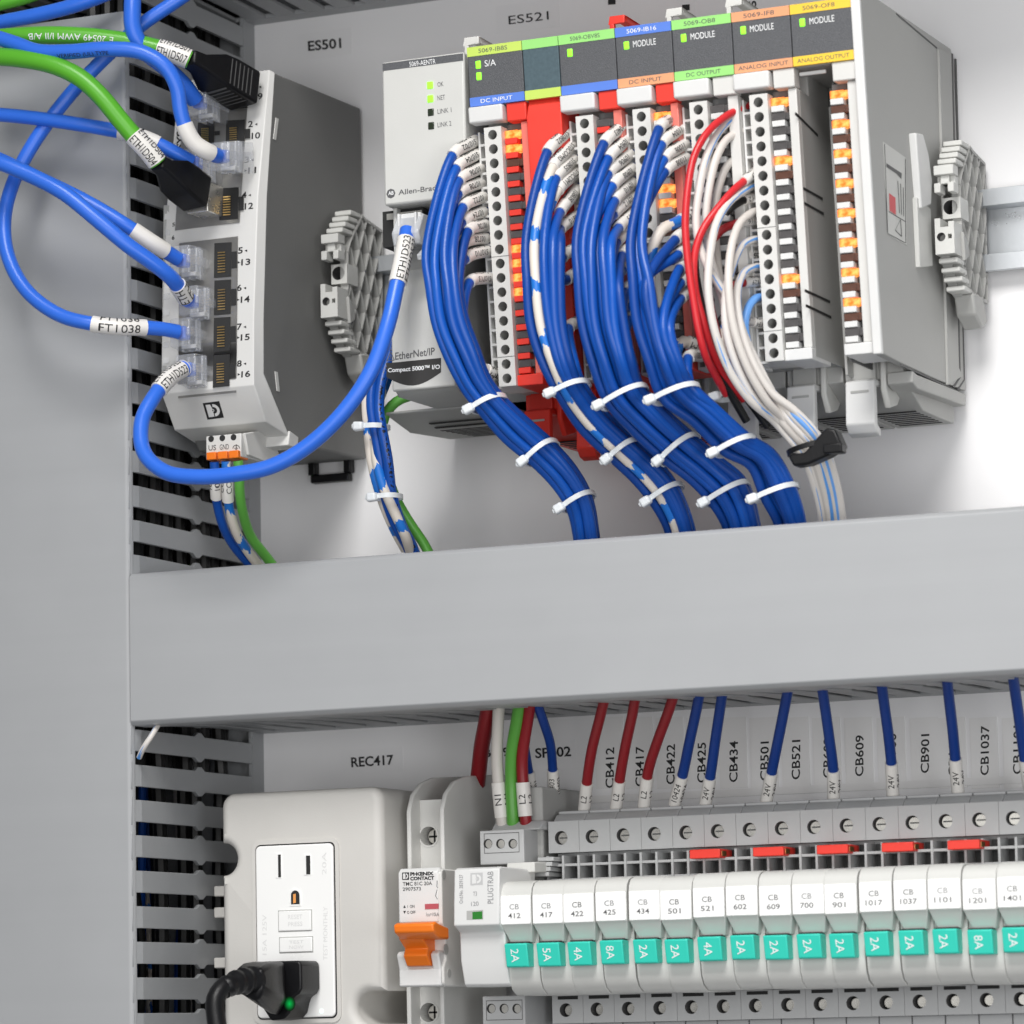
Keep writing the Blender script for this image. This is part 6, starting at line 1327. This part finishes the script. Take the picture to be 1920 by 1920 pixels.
# breaker
y = lambda py: zk(py)
x0, x1 = kx0 + .12, kx0 + PT - .12
bk0 = thing('plug_in_breaker', (kx0, 0, -180), 'x', 'small breaker', 'small plug-in breakers with turquoise buttons')
topr = [(dK - 34, y(1652)), (dK - 5.5, y(1651)), (dK - 2.4, y(1656)), (dK - .6, y(1666)), (dK, y(1679))]
botr = [(dK - .6, y(1734)), (dK - 4.6, y(1767))]
low = [(dK - 5.6, y(1768)), (dK - 5.8, y(1815)), (dK - 6.4, y(1838)), (dK - 8.2, y(1855)), (dK - 12, y(1866)), (dK - 34, y(1867))]
MB().prx(topr + [(dK, y(1682)), (dK - 6, y(1682)), (dK - 6, y(1768))] + low, x0, x1).build('body', M_SHELL, bk0, bevel=.3)
ch = 1.75
a1 = [(x0, dK - .05, y(1732)), (x1, dK - .05, y(1732)), (x1 - ch, dK - 4.2, y(1767)), (x0 + ch, dK - 4.2, y(1767))]
a0 = [(x0, dK - 7, y(1732)), (x1, dK - 7, y(1732)), (x1 - ch * .6, dK - 7, y(1767)), (x0 + ch * .6, dK - 7, y(1767))]
MB().hexa(a0 + a1).build('taper', M_SHELL, bk0, bevel=.25)
MB().box(x0 + .05, x1 - .05, dK - 6, dK - .1, y(1734), y(1680)).build('label_bed', M_SHELL, bk0)
MB().prd(rrect(x0 + .2, x1 - .2, y(1733), y(1679), .5, 3), dK - .2, dK + .35).build('name_tag', M_PLATE, bk0, bevel=.15)
d_b = dK - .8
tq0, tq1 = P(946, 1790, d_b + .8)[0], P(988, 1790, d_b + .8)[0]
bt0 = MB().prx([(dK - 7, y(1770)), (d_b + .2, y(1768.5)), (d_b + 1.0, y(1770)), (d_b - .6, y(1812)), (d_b - 1.4, y(1814)), (dK - 7, y(1813))], tq0, tq1).build('reset_button', M_TURQ, bk0, bevel=.35, seg=3)
MB().box(tq0 - .3, tq1 - .5, dK - 6, dK - 3.2, y(1769.5), y(1765.5)).build('button_gap', M_HOLE, bk0)
df_b = lambda z: float(np.interp(z, [y(1812), y(1770)], [d_b - .6, d_b + 1.0])) + .02
names = ['412', '417', '422', '425', '434', '501', '521', '602', '609', '700', '901', '1017', '1037', '1101', '1201', '1401']
amps = ['2A', '5A', '4A', '8A', '2A', '2A', '4A', '2A', '2A', '2A', '2A', '2A', '2A', '2A', '8A', '2A']
wd_ = P(500, 1700, dK)
for k in range(16):
    lab = 'small breaker with white tag CB %s and turquoise %s button, %s from the left' % (names[k], amps[k], ORD[k])
    if k == 0: r_ = bk0; bk0['label'] = lab
    else:
        r_ = dup(bk0, PT * k, lab, ('lettering',)); r_.location.z += random.uniform(-.22, .22) * .001; r_.location.y += random.uniform(-.25, .15) * .001; r_.rotation_euler = (random.uniform(-.003, .003), random.uniform(-.004, .004), random.uniform(-.004, .004))
    X = kx0 + PT * k; w_ = PT
    cx = X + w_ * .46
    tagp = [c for c in r_.children if c.name.startswith('name_tag')][0]; btnp = [c for c in r_.children if c.name.startswith('reset_button')][0]
    faint = M_GREYINK if k in (5, 6, 7, 8, 10, 11, 12, 15, 2) else M_PALEINK
    zt_ = y(1695); zb_ = y(1705); zt2, zb2 = y(1712), y(1721.5)
    text_map('CB', lambda a, b: (cx - 1.75 + 3.5 * a, dK + .42, zb_ + (zt_ - zb_) * b), tagp, faint, .0)
    hw = 2.3 if len(names[k]) == 3 else 2.9
    text_map(names[k], lambda a, b: (cx - hw + 2 * hw * a, dK + .42, zb2 + (zt2 - zb2) * b), tagp, M_GREYINK, .005)
    bx = (tq0 + tq1) / 2 + PT * k - .5
    # the rating is turned a quarter clockwise
    text_map(amps[k], lambda a, b: (lambda z: (bx - 1.45 + 2.9 * b, df_b(z) + .1, z))(y(1779) + (y(1804) - y(1779)) * a), btnp, M_WINK, .0)
# red bridges
for k, px in enumerate((1321, 1440, 1560, 1682, 1806)):
    q = P(px, 1601 - (px - 1321) * .0355, 52)
    o = thing('bridge', q, 'red plastic bridge between terminal bases, %s from the left' % ORD[k], 'bridge', 'red bridges across the terminal bases')
    MB().box(q[0] - 5.6, q[0] + 5.6, 40, 52, q[2] - 1.5, q[2] + 1.6).build('bridge_bar', M_RED, o, bevel=.3)
    MB().box(q[0] + 5.6, q[0] + 5.75, 46, 50, q[2] - .8, q[2] + .9).build('copper_end', M_GOLD, o)

# ================================================================== wires between the duct and the lower row
G7 = 'wires dropping from the wide duct to the lower row'
def drop(pts, m, label, txt='', s0=0, s1=0, r=1.85, flip=False):
    """points run from the terminal upwards"""
    return wire('device_wire', pts, r, m, label, 'wire', G7, ((s0, s1, txt, flip),) if s1 else ())
drop([(1093, 1532, 30), (1096, 1512, 32), (1101, 1462, 38), (1110, 1405, 46), (1125, 1345, 55), (1136, 1300, 62)], M_WRED_SHADED, 'first red wire left of the upright labels, white marker L2', 'L2', 3, 14.5)
drop([(1152, 1528, 30), (1156, 1508, 32), (1163, 1455, 38), (1173, 1398, 46), (1186, 1338, 55), (1194, 1290, 62)], M_WRED_SHADED, 'second red wire between the first two upright labels, white marker L2', 'L2', 3, 14.5)
drop([(1205, 1526, 30), (1208, 1506, 32), (1215, 1448, 38), (1231, 1395, 46), (1252, 1338, 55), (1268, 1290, 62)], M_WRED_SHADED, 'third red wire, slanting most to the right, white marker L2', 'L2', 3, 15)
drop([(1262, 1522, 30), (1266, 1503, 32), (1281, 1448, 38), (1292, 1395, 46), (1305, 1335, 55), (1314, 1290, 62)], M_BLUE_SHADED, 'blue wire with long printed marker 10424, first after the red ones', '10424', 3, 15.5)
drop([(1320, 1520, 30), (1324, 1500, 32), (1333, 1448, 38), (1341, 1390, 46), (1350, 1330, 55), (1356, 1290, 62)], M_BLUE_SHADED, 'blue wire with 24V marker, left of the fully visible label', '24V', 3, 14)
drop([(1434, 1516, 30), (1438, 1496, 32), (1448, 1442, 38), (1459, 1388, 46), (1472, 1322, 55), (1480, 1280, 62)], M_BLUE_SHADED, 'blue wire with 24V marker slanting left over the sixth upright label', '24V', 3, 15)
drop([(1563, 1512, 30), (1563, 1492, 32), (1562, 1440, 38), (1555, 1384, 46), (1546, 1320, 55), (1540, 1280, 62)], M_BLUE_SHADED, 'blue wire with 24V marker bent over the eighth upright label', '24V', 3, 14.5)
drop([(1676, 1506, 30), (1674, 1486, 32), (1671, 1428, 38), (1665, 1372, 46), (1657, 1314, 55), (1652, 1275, 62)], M_BLUE_SHADED, 'blue wire with 24V marker hiding the tenth upright label', '24V', 3, 15.5)
drop([(1798, 1502, 30), (1796, 1482, 32), (1791, 1420, 38), (1786, 1366, 46), (1779, 1306, 55), (1775, 1270, 62)], M_BLUE_SHADED, 'blue wire with 24V marker second from the right edge', '24V', 3, 16)
drop([(1935, 1498, 30), (1931, 1478, 32), (1921, 1420, 38), (1913, 1362, 46), (1904, 1300, 55), (1898, 1260, 62)], M_BLUE_SHADED, 'blue wire cut by the right edge of the photo', '24V', 3, 15)
drop([(895, 1470, 26), (898, 1445, 30), (903, 1400, 38), (912, 1352, 48), (920, 1305, 56)], M_WRED_SHADED, 'red wire in a shaded tone running behind the surge protector', r=2.9)
drop([(944, 1556, 46), (942, 1540, 47), (936, 1484, 48), (932, 1425, 50), (934, 1352, 54), (937, 1300, 60)], M_WWHITE, 'white wire with marker N1 into the surge protector', 'N1', 4.5, 17, 2.15)
drop([(963, 1556, 46), (962, 1538, 47), (959, 1470, 48), (960, 1412, 51), (970, 1350, 56), (978, 1300, 60)], M_WGREEN, 'green earth wire into the surge protector', r=2.3)
drop([(987, 1556, 46), (986, 1540, 47), (981, 1476, 48), (979, 1420, 50), (989, 1350, 55), (997, 1300, 60)], M_WRED_SHADED, 'red wire with marker L2 into the surge protector', 'L2', 5, 17, 2.15)
drop([(1001, 1520, 28), (999, 1500, 30), (992, 1450, 34), (984, 1400, 42), (975, 1352, 50)], M_BLUE_SHADED, 'blue wire behind the red one with long marker', '10901', 2, 15, 1.6)
drop([(1040, 1510, 26), (1039, 1494, 28), (1036, 1438, 34), (1032, 1395, 42), (1018, 1350, 52), (1004, 1310, 58)], M_BLUE_SHADED, 'blue wire with marker 10403 crossing the SP label', '10403', 2.5, 14.5, 1.7)
# loose printed wire end at the duct corner
wire('device_wire', [(261, 1420, 96.2), (268, 1404, 98.5), (284, 1380, 98), (300, 1352, 92), (318, 1320, 84)], 1.0, M_WSPIRAL, 'thin white and blue wire slanting into the upright duct under the wide one', 'wire', None)
